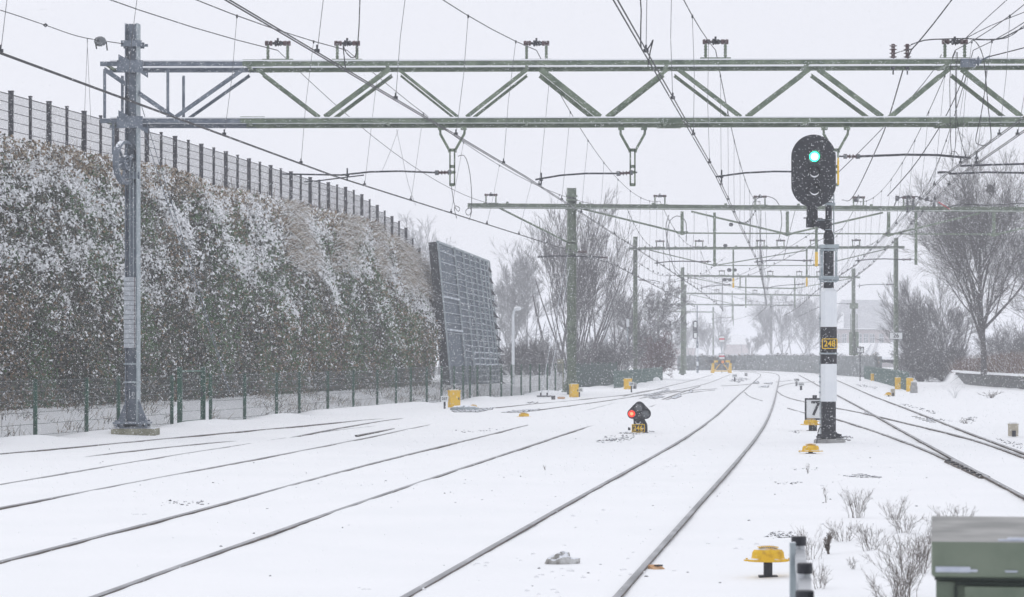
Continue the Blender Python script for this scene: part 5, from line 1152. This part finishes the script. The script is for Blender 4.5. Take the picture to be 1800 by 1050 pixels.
t = T('capped_posts', 'row of three grey steel posts with black caps beside the cabinet', 'barrier', (1.25, 11.7, 0))
PP = [(1404, 943, 11.75, .066), (1414.5, 990, 10.3, .060), (1414.5, 1038, 9.1, .064)]
for px, py, Yp, d2 in PP:
    c = P(px, py, Yp); b = MB(); b.lathe((c[0], Yp, -.2), [(d2*.40, 0), (d2*.40, c[2]+.19)], 14); b.build('post', alu_m, t)
    b = MB(); b.lathe((c[0], Yp, c[2]-.04), [(d2*.49, 0), (d2*.5, .006), (d2*.5, .036), (d2*.45, .04), (.004, .041)], 18); b.build('cap', black_m, t)
b = MB()
for (a, bb) in ((0, 1), (1, 2)):
    pa, pb_ = P(*PP[a][:3]), P(*PP[bb][:3])
    pa = pa-[.0, 0, .05]; pb_ = pb_-[0, 0, .045]
    for dz in (0, -.34): b.bar(pa-[.0, .03, .03-dz], pb_+[.0, .03, -.03+dz], .045, .05)
b.build('rail_bar', alu_m, t)
c = P(1396, 948, 11.5); b = MB(); b.box((c[0]-.012, 11.45, c[2]/2-.02), (.022, .05, c[2]+.02)); b.build('side_plate', steel_galv_l, t)
b = MB(); b.box((c[0]+.012, 10.9, c[2]-.37), (.02, .03, .05)); b.build('bolt', snow_m, t)

# snow-filled sleeper ends showing beside the far right rail
t = T('sleeper', 'comb of bare sleeper ends beside the far right rail', 'railway sleepers', G(1632, 738))
for k in range(6):
    a = G(1612+k*6.4, 732.5+k*2.15); b = MB(); b.bar(a+[0, 0, -.012], a+[-.17, -.25, -.012], .022, .05); b.build('sleeper_end', stone_m, t)

a, c = G(1668, 812), G(1730, 841); t = T('rail_joint', 'dark bare rail joint where the snow has blown off the far right rails', 'rail joint', a)
b = MB(); b.bar(a+[0, -.02, .0], c+[0, -.02, .0], .15, .05); b.build('plate', rail_side, t)
b = MB(); b.bar(a+[.05, .0, .022], c+[.03, .0, .022], .05, .03); b.build('check_rail', rail_top, t)
for k in range(8): p = a+(c-a)*(k+.5)/8; b = MB(); b.box(p+[-.05, -.05, .03], (.05, .07, .03), rz=.4); b.build('clip', steel_dark, t)
# ---------------------------------------------------------------- trees and shrubs
def prisms(segs, n, taper_end=None):
    S = np.asarray(segs, float)                              # rows: p0 p1 r0 r1
    p0, p1, r0, r1 = S[:, 0:3], S[:, 3:6], S[:, 6], S[:, 7]
    d = p1-p0; d /= np.linalg.norm(d, axis=1)[:, None]+1e-9
    ref = np.where(np.abs(d[:, 2:3]) < .9, [[0, 0, 1.]], [[1., 0, 0]]); a = np.cross(d, ref); a /= np.linalg.norm(a, axis=1)[:, None]; c = np.cross(d, a)
    V = []
    for p, r in ((p0, r0), (p1, r1)):
        for j in range(n):
            t = 2*math.pi*j/n; V.append(p+r[:, None]*(a*math.cos(t)+c*math.sin(t)))
    V = np.stack(V, 1); base = (np.arange(len(S))*2*n)[:, None, None]
    Fi = np.array([(j, (j+1) % n, n+(j+1) % n, n+j) for j in range(n)])[None]+base
    return V.reshape(-1, 3), Fi.reshape(-1, 4)
def grow(base, H, r0, rs, form='round', twig=1.0, rmin=.006, stems=1, lean=(0, 0), spread=.6, levels=5, kids=(3, 4), first=.25, curve=.12, droop=0.0, limit=16000, ratio=.62, sb=None, limb=None):
    trunk, crown = [], []
    def branch(p, d, L, r, lv, tr):
        k = max(2, 5-lv if lv < 3 else 2); q_ = p.copy(); dd = d.copy(); pts = [q_.copy()]; rr = [r]
        for i in range(k):
            dd = dd+rs.randn(3)*curve*(1+.35*lv)+np.array([0, 0, (.10 if lv < 2 else .05)-droop*lv*.05]); dd /= np.linalg.norm(dd)
            q_ = q_+dd*L/k; pts.append(q_.copy()); rr.append(max(rmin, r*(1-.62*(i+1)/k)))
        for i in range(k): (trunk if lv <= tr else crown).append((*pts[i], *pts[i+1], rr[i], rr[i+1]))
        if lv >= levels or len(crown) > limit: return
        nb_ = rs.randint(kids[0], kids[1]+1)+(2 if lv == 0 else 0)
        if lv == 0: nb_ = int(nb_*(1.6 if limb is None else 2.6))
        for j in range(nb_):
            u = (first if lv == 0 else .18)+(1-(first if lv == 0 else .18))*(j+rs.rand()*.8)/nb_; u = min(u, .98)
            f_ = u*k; i = int(min(f_, k-1)); pp_ = pts[i]+(pts[i+1]-pts[i])*(f_-i); rp_ = rr[i]+(rr[i+1]-rr[i])*(f_-i)
            dl = pts[i+1]-pts[i]; dl /= np.linalg.norm(dl); ax = rs.randn(3); ax -= dl*np.dot(ax, dl); ax /= np.linalg.norm(ax)
            ang = spread*(.75+.5*rs.rand())*(1.05 if lv == 0 else .9)
            nd_ = dl*math.cos(ang)+ax*math.sin(ang); Lk = L*(ratio if lv else ratio*.95)*(.7+.5*rs.rand())*(1.15-.45*u if lv == 0 else 1)*twig*(limb if (limb and lv == 0) else 1)
            branch(pp_, nd_, Lk, max(rmin, rp_*.62), lv+1, tr)
        branch(pts[-1], dd, L*.5*(.8+.4*rs.rand()), max(rmin, rr[-1]*.9), lv+1, tr)
    for sidx in range(stems):
        if stems == 1: d0 = np.array([lean[0], lean[1], 1.0]); o = np.zeros(3)
        else:
            a = rs.rand()*6.28; sp = (sb or spread)*(.3+.7*rs.rand())*1.1; d0 = np.array([math.cos(a)*sp+lean[0], math.sin(a)*sp*.7+lean[1], 1.0]); o = np.array([math.cos(a), math.sin(a), 0])*r0*2
        d0 /= np.linalg.norm(d0); branch(np.asarray(base, float)+o, d0, H*(.62 if stems == 1 else .60)*(.8+.35*rs.rand() if stems > 1 else 1), r0*(1 if stems == 1 else .8), 0, 1 if stems == 1 else 0)
    return trunk, crown
TREES = [0]
def tree(label, px, base_py, Yt, H, r0, mat, seed, name='bare_tree', cat='tree', group=None, zb=None, **kw):
    rs = np.random.RandomState(seed); z = 0.0 if zb is None else zb; base = np.array([(px-900)/F*Yt, Yt, z-.1])
    t = T(name, label, cat, base, group); tr, cr = grow(base, H, r0, rs, **kw)
    V, Fi = prisms(tr, 7); indexed('trunk', V, Fi, mat, parent=t, smooth=True)
    V, Fi = prisms(cr, 3); indexed('crown', V, Fi, mat, parent=t)
    TREES[0] += len(cr); return t
gB = 'bare trees beyond the tracks'
tree('large bare tree with a dark nest in its crown, beyond the right wall', 1729, 640, 132, 9.3, .16, bark_m, 21, group=gB, zb=.7, levels=5, kids=(4, 5), spread=.62, curve=.045, rmin=.0048, first=.20, ratio=.60, limb=1.26, limit=60000)
p = P(1742, 333, 132); b = MB()
rs = np.random.RandomState(6); segs = [(*(p+rs.randn(3)*.09), *(p+rs.randn(3)*.16), .012, .01) for _ in range(260)]; V, Fi = prisms(segs, 3); tag(indexed('bird_nest', V, Fi, bark_m, org=p), 'ragged dark bird nest high in the large bare tree', 'nest')
tree('bare tree cut by the right edge of the picture', 1830, 640, 140, 8.4, .14, bark_far, 22, group=gB, zb=.7, levels=5, kids=(3, 5), spread=.62, curve=.05, rmin=.0065, first=.15, ratio=.60, limb=1.4, limit=26000)
tree('shorter bare tree spreading between the 26 mast and the large tree', 1672, 650, 162, 6.6, .08, bark_far, 23, group=gB, zb=.2, levels=4, kids=(4, 5), spread=.42, sb=.85, curve=.04, rmin=.006, stems=13, first=.15, ratio=.60, lean=(-.12, 0), limit=16000)
tree('dense low bare tree beside the 26 mast', 1632, 655, 165, 4.8, .06, bark_far, 24, group=gB, zb=.1, levels=4, kids=(4, 5), spread=.42, sb=.8, rmin=.008, stems=14, first=.1, lean=(-.1, 0), limit=11000)
tree('many-stemmed willow fanning out behind the mossy mast', 1012, 650, 138, 9.2, .075, bark_far, 31, name='bare_willow', group=gB, levels=4, kids=(3, 4), spread=.33, sb=.85, lean=(.32, 0), curve=.03, rmin=.007, stems=14, first=.3, ratio=.60, limit=9000)
tree('upright bare tree just left of the mossy mast', 978, 650, 146, 10.2, .12, bark_far, 32, group=gB, levels=5, kids=(3, 4), spread=.42, sb=.25, curve=.05, rmin=.007, first=.25, stems=2, ratio=.60, limit=7000)
tree('bare tree behind the lamp post, twigs massed at mid height', 925, 650, 152, 7.6, .07, twig_hazed, 33, group=gB, levels=5, kids=(3, 4), spread=.5, sb=.4, curve=.06, rmin=.008, stems=5, ratio=.6, limit=11000)
tree('bare tree rising over the far edge of the noise screen', 872, 650, 160, 8.2, .08, twig_hazed, 34, group=gB, levels=5, kids=(3, 4), spread=.5, sb=.45, curve=.06, rmin=.009, stems=5, ratio=.6, limit=10000)
tree('pale bare tree above the middle of the noise screen', 822, 650, 185, 9.2, .12, twig_hazed, 35, group=gB, levels=5, kids=(3, 5), spread=.55, rmin=.013, stems=5, limit=10000)
tree('pale bare tree in the gap between ridge fence and noise screen', 765, 650, 200, 11.0, .12, twig_hazed, 36, group=gB, levels=5, kids=(3, 4), spread=.5, rmin=.013, stems=4, limit=9000)
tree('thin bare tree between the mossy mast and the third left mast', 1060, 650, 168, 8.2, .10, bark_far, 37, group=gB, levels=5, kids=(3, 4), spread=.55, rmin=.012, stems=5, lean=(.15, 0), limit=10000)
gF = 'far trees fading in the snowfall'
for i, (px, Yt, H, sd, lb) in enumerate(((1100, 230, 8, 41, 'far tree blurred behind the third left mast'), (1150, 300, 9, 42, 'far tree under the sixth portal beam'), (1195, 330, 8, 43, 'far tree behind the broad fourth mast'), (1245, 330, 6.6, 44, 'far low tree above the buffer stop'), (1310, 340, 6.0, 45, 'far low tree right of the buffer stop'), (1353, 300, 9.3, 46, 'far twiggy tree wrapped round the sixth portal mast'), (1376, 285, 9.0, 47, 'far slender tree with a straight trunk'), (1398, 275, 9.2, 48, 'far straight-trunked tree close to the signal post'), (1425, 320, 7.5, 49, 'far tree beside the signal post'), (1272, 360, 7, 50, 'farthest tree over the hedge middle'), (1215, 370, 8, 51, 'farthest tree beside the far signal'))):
    tree(lb, px, 650, Yt, H, .10, twig_hazed, sd, group=gF, levels=5, kids=(3, 4), spread=.5, curve=.05, rmin=.012, first=.2, stems=2 if i % 3 else 1, limit=5500)
# bushes
tree('rounded reddish bare bush left of the broad fourth mast', 1152, 655, 165, 2.6, .03, twig_red, 61, name='bare_bush', cat='bush', levels=4, kids=(4, 5), spread=.75, rmin=.010, stems=34, limit=15000)
tree('grey bare bush between the third left mast and the reddish bush', 1122, 655, 172, 3.4, .04, bark_far, 62, name='bare_bush', cat='bush', levels=4, kids=(4, 5), spread=.7, rmin=.010, stems=16, limit=9000)
tree('dense bare thicket under the mast plated 26', 1618, 665, 158, 2.2, .025, bark_far, 63, name='bare_bush', cat='bush', zb=.0, levels=3, kids=(4, 5), spread=.6, sb=1.2, first=.05, rmin=.006, stems=30, limit=15000)
tree('dense bare thicket left of the low dark wall', 1662, 668, 157, 2.6, .025, bark_far, 64, name='bare_bush', cat='bush', zb=.0, levels=3, kids=(4, 5), spread=.6, sb=1.3, first=.05, rmin=.006, stems=30, limit=15000)
tree('grey thicket behind the net fence at the far right', 1600, 662, 172, 2.6, .03, bark_far, 65, name='bare_bush', cat='bush', levels=4, kids=(4, 5), spread=.85, rmin=.011, stems=24, limit=10000)
for i, (px, lb) in enumerate(((1772, 'hazy grey thicket behind the trunk of the large bare tree'), (1822, 'hazy grey thicket at the right edge behind the scrub'))):
    tree(lb, px, 655, 175, 3.6, .03, bark_far, 90+i, name='bare_bush', cat='bush', zb=.3, levels=3, kids=(4, 5), spread=.6, sb=1.3, first=.05, rmin=.007, stems=26, limit=9000)
for i, (px, lb) in enumerate(((905, 'dark thicket behind the fence under the lamp post'), (950, 'dark thicket behind the fence left of the fence board'), (1030, 'dark thicket behind the netting right of the mossy mast'), (1075, 'snow-topped thicket behind the netting near the thin white post'))):
    tree(lb, px, 655, 148, 2.7, .025, bark_far, 70+i, name='bare_bush', cat='bush', levels=3, kids=(4, 5), spread=.7, rmin=.006, stems=22, limit=9000)
# brown scrub on the right bank
n = 60000; rs = np.random.RandomState(77); x = rs.uniform(22, 36, n); yy = rs.uniform(120, 162, n); kp = (x > 24.05+(yy-130)*.055) & (x < .2*yy+3) & (vn(x*.6, yy*.5, 0, 88) > .25); x, yy = x[kp], yy[kp]; n = len(x)
base = np.stack([x, yy, ground(x, yy)-.03], 1); dirn = rs.randn(n, 3)*.4+np.array([0, 0, .9]); dirn /= np.linalg.norm(dirn, axis=1)[:, None]
tag(blades('scrub', base, dirn, rs.uniform(.45, 1.25, n), rs.uniform(.006, .014, n), [twig_brown, leaf_brown, twig_red, snow_m], rs.choice(4, n, p=[.35, .27, .28, .10]).astype(np.int32), None, seg=3, droop=.4), label='brown reddish scrub growing on the bank above the low dark wall', kind='stuff')
# weeds in front: each one a plant with its stem base
snowy_twig = M('snow_laden_twig', (.30, .29, .29), (.85, .86, .88), scale=14, rough=.9, snow=.3)
weed_m = M('weed_stem', (.10, .085, .075), (.20, .17, .15), scale=14, rough=.9, snow=.1)
def weed(px, base, hpx, wpx, label, seed, stems=10, lean=0.0, kids=(1, 3), lv=2, r=.0018, snowy=False):
    stems = max(4, int(stems*1.5)); hpx *= .82; wpx *= .95
    Yt = 1.65*F/(base-HZ); H = hpx*Yt/F; x = (px-900)/F*Yt; z = gz((x, Yt)); Yt2 = Yt*(1-z/1.65) if z > 0 else Yt; x = (px-900)/F*Yt2; rs = np.random.RandomState(seed)
    base_ = np.array([x, Yt2, gz((x, Yt2))-.03]); t = T('bare_weed', label, 'weed', base_, 'bare winter weeds around the cabinet'); Wd = wpx*Yt/F
    tr, cr = [], []
    for k in range(stems):
        a = rs.rand()*6.28; rr = (.25+.75*rs.rand()); top = np.array([math.cos(a)*Wd*.5*rr+lean*H, math.sin(a)*Wd*.4*rr, H*(1.05-.35*rr*rs.rand())]); p0 = base_+np.array([math.cos(a), math.sin(a), 0])*(.09 if stems > 7 else .006)*rs.rand()
        pts = [p0+top*u+np.array([0, 0, .0])-np.array([math.cos(a), math.sin(a), 0])*Wd*.12*math.sin(u*3.14)*rr+rs.randn(3)*.006 for u in np.linspace(0, 1, 6)]
        for i in range(5): tr.append((*pts[i], *pts[i+1], r*(1-.16*i), r*(1-.16*(i+1))))
        for j in range(rs.randint(kids[0], kids[1]+1)*3):
            u = .25+.7*rs.rand(); i = int(u*5); pp_ = pts[i]+(pts[min(i+1, 5)]-pts[i])*(u*5-i); d = top/np.linalg.norm(top)+rs.randn(3)*.42; d /= np.linalg.norm(d); L_ = H*(.12+.22*rs.rand())
            e = pp_+d*L_; cr.append((*pp_, *e, r*.55, r*.35))
            for _ in range(lv): d2 = d+rs.randn(3)*.5; d2 /= np.linalg.norm(d2); u2 = rs.rand(); s0 = pp_+(e-pp_)*u2; cr.append((*s0, *(s0+d2*L_*.5), r*.4, r*.25))
    V, Fi = prisms(tr, 4); indexed('stem', V, Fi, snowy_twig if snowy else weed_m, parent=t); V, Fi = prisms(cr, 3); indexed('twig', V, Fi, snowy_twig if snowy else weed_m, parent=t)
weed(1507, 911, 64, 56, 'upright tuft of bare stems, topmost of the weeds left of the cabinet', 1, 17)
weed(1452, 884, 38, 22, 'small lone sprig above the weed clump', 2, 2)
weed(1482, 952, 46, 60, 'wide low tuft below the upright one', 3, 12)
weed(1572, 918, 50, 60, 'open tuft between the upright weed and the cabinet corner', 4, 10)
weed(1590, 932, 44, 70, 'twiggy tuft just above the largest weed', 5, 12, kids=(2, 4))
weed(1535, 972, 55, 60, 'low spreading tuft left of the largest weed', 6, 10, kids=(2, 4))
weed(1662, 916, 40, 50, 'tuft peeping over the cabinet lid at its left end', 7, 8)
weed(1694, 918, 38, 44, 'tuft peeping over the cabinet lid further in', 8, 7)
weed(1592, 1045, 120, 120, 'largest dark weed, tall and branching beside the cabinet', 9, 14, kids=(3, 5), r=.0019)
weed(1618, 1000, 90, 60, 'dense tall weed touching the cabinet side', 10, 10, kids=(3, 4), r=.0018)
weed(1570, 1075, 90, 90, 'weed running off the bottom edge before the cabinet', 11, 10, kids=(3, 4), r=.0018)
weed(1425, 985, 66, 60, 'thin weed close behind the capped posts', 12, 9)
weed(1440, 1035, 60, 36, 'weed right of the lowest capped post', 13, 8)
weed(1455, 975, 50, 12, 'single dark seed stalk between posts and weeds', 14, 2, kids=(4, 6), r=.006)
weed(1500, 1000, 30, 50, 'sparse low sprig in the open snow left of the largest weed', 15, 4)
weed(1643, 970, 70, 40, 'weed squeezed against the cabinet corner', 16, 8, kids=(3, 4))
weed(958, 827, 14, 8, 'tiny sprig alone in the middle of the snow', 17, 2)
weed(1420, 832, 26, 30, 'little bent twig below the yellow dome', 18, 2)
weed(1678, 700, 30, 64, 'snow-laden weed at the end of the low dark wall', 19, 8, kids=(1, 2), r=.004, snowy=True)
weed(1700, 745, 12, 26, 'low twigs beside the far right track', 20, 6, r=.006)
weed(1742, 700, 16, 50, 'low snow-caught weeds in front of the dark wall', 21, 9, r=.010)
# low dark wall at the right
Yw = [153, 148, 142, 136, 129, 121, 112]; pxw = [1681, 1692, 1704, 1730, 1768, 1812, 1872]; b = MB(); top = []
for i in range(len(Yw)-1):
    a, c = np.array([(pxw[i]-900)/F*Yw[i], Yw[i], .1]), np.array([(pxw[i+1]-900)/F*Yw[i+1], Yw[i+1], .1]); h0, h1 = .56, .52
    b.bar(a+[0, 0, .2], c+[0, 0, .2], .08, .75)
    L_ = np.linalg.norm(c-a)
    for k in range(int(L_/.35)): pp_ = a+(c-a)*(k*.35/L_); b.bar(pp_+[0, -.06, -.1], pp_+[0, -.06, .55], .08, .06)
t = T('low_wall', 'low dark corrugated retaining wall holding the scrub bank at the right', 'wall', (26, 145, 0)); b.build('sheet', tin_wall, t)
b = MB()
for i in range(len(Yw)-1): a, c = np.array([(pxw[i]-900)/F*Yw[i], Yw[i], .63]), np.array([(pxw[i+1]-900)/F*Yw[i+1], Yw[i+1], .63]); b.bar(a+[0, .15, .03], c+[0, .15, .03], .5, .10)
b.build('snow_cap', snow_m, t)
# hedge across the background
path = [(1195, 262), (1260, 268), (1330, 262), (1400, 240), (1445, 222), (1500, 196), (1545, 182)]; pw = [np.array([(a-900)/F*c, c, 0.0]) for a, c in path]; cu = np.array(catmull(pw, .8))
hd = T('hedge', 'long dark clipped hedge with a snowy top running behind the tracks', 'hedge', tuple(pw[0]))
b = MB()
for i in range(len(cu)-1): b.bar(cu[i]+[0, .35, .72], cu[i+1]+[0, .35, .72], .5, 1.5)
b.build('core', leaf_hazed, hd)
rs = np.random.RandomState(55); n = 34000; k_ = rs.randint(0, len(cu)-1, n); u = rs.rand(n, 1); c = cu[k_]*(1-u)+cu[k_+1]*u; c[:, 1] += rs.uniform(-.1, .55, n); hh_ = 1.55+.35*(vn(c[:, 0]*.6, c[:, 1]*.6, 0, 56)-.5); c[:, 2] = hh_*rs.rand(n)**.8
nr = rs.randn(n, 3)*.8+np.array([0, -1, .3]); uu = np.cross(nr, rs.randn(n, 3)); uu /= np.linalg.norm(uu, axis=1)[:, None]; vv = np.cross(nr, uu); vv /= np.linalg.norm(vv, axis=1)[:, None]; sz = rs.uniform(.05, .12, (n, 1))
mi = rs.choice(4, n, p=[.5, .2, .24, .06]).astype(np.int32); mi[(c[:, 2] > hh_*.90) & (rs.rand(n) < .7)] = 3
o = quads('foliage', np.stack([c-uu*sz, c-vv*sz, c+uu*sz, c+vv*sz], 1).reshape(-1, 3), [leaf_hazed, leaf_brown, leaf_grey, snow_m], mi, hd)
# net fences at the right and left
for lb, pts_, h, mt in (('green net fence behind the right-hand yellow boxes', [(1520, 666), (1545, 672), (1570, 679), (1598, 688)], .80, net_pale), ('green net fence below the reddish bush', [(1080, 683), (1120, 677), (1165, 669)], .80, net_pale)):
    gp_ = [G(*p_) for p_ in pts_]; t = T('net_fence', lb, 'fence', gp_[0]); wz = MB()
    for i in range(len(gp_)-1):
        a, c = gp_[i], gp_[i+1]; L_ = np.linalg.norm(c-a); nn = max(2, int(L_/1.8))
        for k in range(nn): pp_ = a+(c-a)*k/nn; b = MB(); b.box(pp_+[0, 0, h/2], (.07, .07, h+.1)); b.build('post', mt, t)
        for z in np.arange(.06, h, .14): wz.bar(a+[0, 0, z], c+[0, 0, z], .016)
        for k in range(int(L_/.16)): pp_ = a+(c-a)*(k*.16/L_); wz.add([pp_+[-.007, 0, 0], pp_+[.007, 0, 0], pp_+[.007, 0, h], pp_+[-.007, 0, h]], [(0, 1, 2, 3)])
        wz.bar(a+[0, 0, h], c+[0, 0, h], .035)
    wz.build('wire_panel', mt, t)

# ---------------------------------------------------------------- far buildings
def W(px, py, Y): return P(px, py, Y)
Yh = 335.0; hb_ = T('house', 'large pale house with a wide hipped roof fading in the snow, behind the 7 board', 'house', (W(1500, 0, Yh)[0], Yh, 0))
def pr(b, pts, y0, y1, m=0): b.prism([(W(px, py, Yh)[0], W(px, py, Yh)[2]) for px, py in pts], y0, y1, m)
b = MB(); x0, x1 = W(1462, 0, Yh)[0], W(1566, 0, Yh)[0]; zt_, ze = W(0, 578, Yh)[2], -.2
b.box(((x0+x1)/2, Yh+4, (zt_+ze)/2), (x1-x0, 8, zt_-ze)); b.build('wall', brick_m, hb_)
b = MB(); e0, e1 = W(1458, 580, Yh), W(1582, 580, Yh); r0_, r1_ = W(1487, 526, Yh), W(1562, 526.5, Yh)
b.add([(e0[0], Yh-.3, e0[2]), (e1[0], Yh-.3, e1[2]), (r1_[0], Yh+3.6, r1_[2]), (r0_[0], Yh+3.6, r0_[2]), (e0[0], Yh+8.3, e0[2]), (e1[0], Yh+8.3, e1[2]), (r1_[0], Yh+4.6, r1_[2]), (r0_[0], Yh+4.6, r0_[2])], [(0, 1, 2, 3), (1, 5, 6, 2), (5, 4, 7, 6), (4, 0, 3, 7), (3, 2, 6, 7), (4, 5, 1, 0)]); rf_ = b.build('roof', roof_m, hb_)
b = MB(); a, c = W(1466, 578, Yh), W(1539, 578, Yh); b.bar(a+[0, -.5, .0], c+[0, -.5, 0], .5, .13); b.bar(W(1540, 566, Yh)+[0, -.1, 0], W(1572, 566, Yh)+[0, -.1, 0], .1, .05)
b.build('snow_edge', snow_m, hb_)
b = MB(); v = [W(1468, 578, Yh)+[0, -.8, 0], W(1482, 577, Yh)+[0, -.8, 0], W(1487, 550, Yh)+[0, 1.8, 0], W(1483, 548, Yh)+[0, 1.8, 0]]; b.add(v+[p_+np.array([0, .3, 0]) for p_ in v], [(0, 1, 2, 3), (7, 6, 5, 4), (0, 4, 5, 1), (1, 5, 6, 2), (2, 6, 7, 3), (3, 7, 4, 0)]); b.build('dormer', snow_m, hb_)
for px in (1472, 1484, 1511, 1522, 1533, 1549):
    b = MB(); c = W(px, 595.5, Yh); wd = .55
    b.box(c+[0, -.02, 0], (wd, .06, 1.15)); wi = b.build('window', glass_m, hb_)
    b = MB()
    for dx in (-.5, 0, .5): b.box(c+[dx*wd, -.06, 0], (.06, .05, 1.2))
    for dz in (-.58, .15, .58): b.box(c+[0, -.062, dz], (wd+.06, .05, .06))
    b.build('frame', white_p, wi, o=ORG[hb_.name])
b = MB(); v = [W(1440, 628, Yh-14), W(1583, 628, Yh-14), W(1568, 603, Yh-3), W(1455, 603, Yh-3)]; b.add(v+[p_-np.array([0, 0, .3]) for p_ in v], [(0, 1, 2, 3), (7, 6, 5, 4), (0, 4, 5, 1), (1, 5, 6, 2), (2, 6, 7, 3), (3, 7, 4, 0)]); o = b.build('lean_to_roof', snow_m, hb_)
b = MB(); b.bar(W(1541, 605, Yh-3.4)+[0, 0, .08], W(1536, 619, Yh-11)+[0, 0, .1], .35, .15); b.bar(W(1532, 606, Yh-3.4)+[0, 0, .08], W(1520, 624, Yh-13)+[0, 0, .1], .18, .1); b.build('roof_strip', roof_m, hb_)
b = MB(); b.box((W(1512, 0, Yh-12)[0], Yh-12, .4), (9.4, .2, 1.6)); b.build('lean_to_wall', brick_m, hb_)
# dark low shed with bright openings behind the right net fence
Ysd = 190.0; t = T('shed', 'low dark open-fronted shed behind the net fence by the 7 board', 'shed', (W(1545, 0, Ysd)[0], Ysd, 0))
b = MB(); b.bar(W(1518, 633.5, Ysd)+[0, 0, 0], W(1580, 636, Ysd), .6, .22); b.build('roof', steel_dark, t)
b = MB()
for px, w_ in ((1520, .2), (1546, .32), (1575, .2)): b.box(W(px, 648, Ysd)+[0, .2, 0], (w_, .3, 1.1))
b.box(W(1535, 641, Ysd)+[0, .3, 0], (1.0, .05, .16)); b.build('post', steel_dark, t)
# faint far roofs to the left
Yh2 = 395.0
for i, (px, w_, py, lb) in enumerate(((1295, 3.4, 606, 'faint rounded white roof in the haze right of the buffer stop signs'), (1185, 6, 612, 'faint low roof behind the broad fourth mast'))):
    t = T('far_house', lb, 'house', (W(px, 0, Yh2)[0], Yh2, 0)); a = W(px, py, Yh2); b = MB(); b.box((a[0], Yh2, a[2]/2), (w_, 5, a[2])); b.build('wall', brick_m, t)
    b = MB(); b.add([(a[0]-w_/2-.3, Yh2-2.8, a[2]), (a[0]+w_/2+.3, Yh2-2.8, a[2]), (a[0]+w_/2-.6, Yh2, a[2]+1.5), (a[0]-w_/2+.6, Yh2, a[2]+1.5), (a[0]-w_/2-.3, Yh2+2.8, a[2]), (a[0]+w_/2+.3, Yh2+2.8, a[2])], [(0, 1, 2, 3), (3, 2, 5, 4), (0, 3, 4), (1, 5, 2), (4, 5, 1, 0)]); b.build('roof', snow_m, t)

# ---------------------------------------------------------------- falling snow and haze
rs = np.random.RandomState(99); n = 230000
Yf_ = (5**3+(62**3-5**3)*rs.rand(n))**(1/3); xf = (rs.rand(n)*2-1)*(.235*Yf_+1.5); zf = rs.uniform(.02, 1, n)*(1.65+.165*Yf_+.8)
kp = (Yf_ > 9) | (rs.rand(n) < .5); Yf_, xf, zf = Yf_[kp], xf[kp], zf[kp]
o = octs('falling_snow', np.stack([xf, Yf_, zf], 1), rs.uniform(.0020, .0052, len(xf))*np.clip(Yf_/22, .35, 1.25), snow_m, jitter=.3)
tag(o, label='snowflakes falling through the air over the whole yard', kind='stuff')
hz = bpy.data.materials.new('haze'); hz.use_nodes = True; nt = hz.node_tree; nt.nodes.remove(nt.nodes['Principled BSDF'])
pv = nt.nodes.new('ShaderNodeVolumePrincipled'); pv.inputs['Color'].default_value = (.96, .97, 1.0, 1); pv.inputs['Density'].default_value = .0014; pv.inputs['Anisotropy'].default_value = 0.0
nt.links.new(pv.outputs[0], [x for x in nt.nodes if x.type == 'OUTPUT_MATERIAL'][0].inputs['Volume'])
b = MB(); b.box((0, 0, 6.5), (3700, 3700, 17.0)); o = b.build('haze', hz); tag(o, kind='stuff', label='cold white haze of snowfall filling the distance')
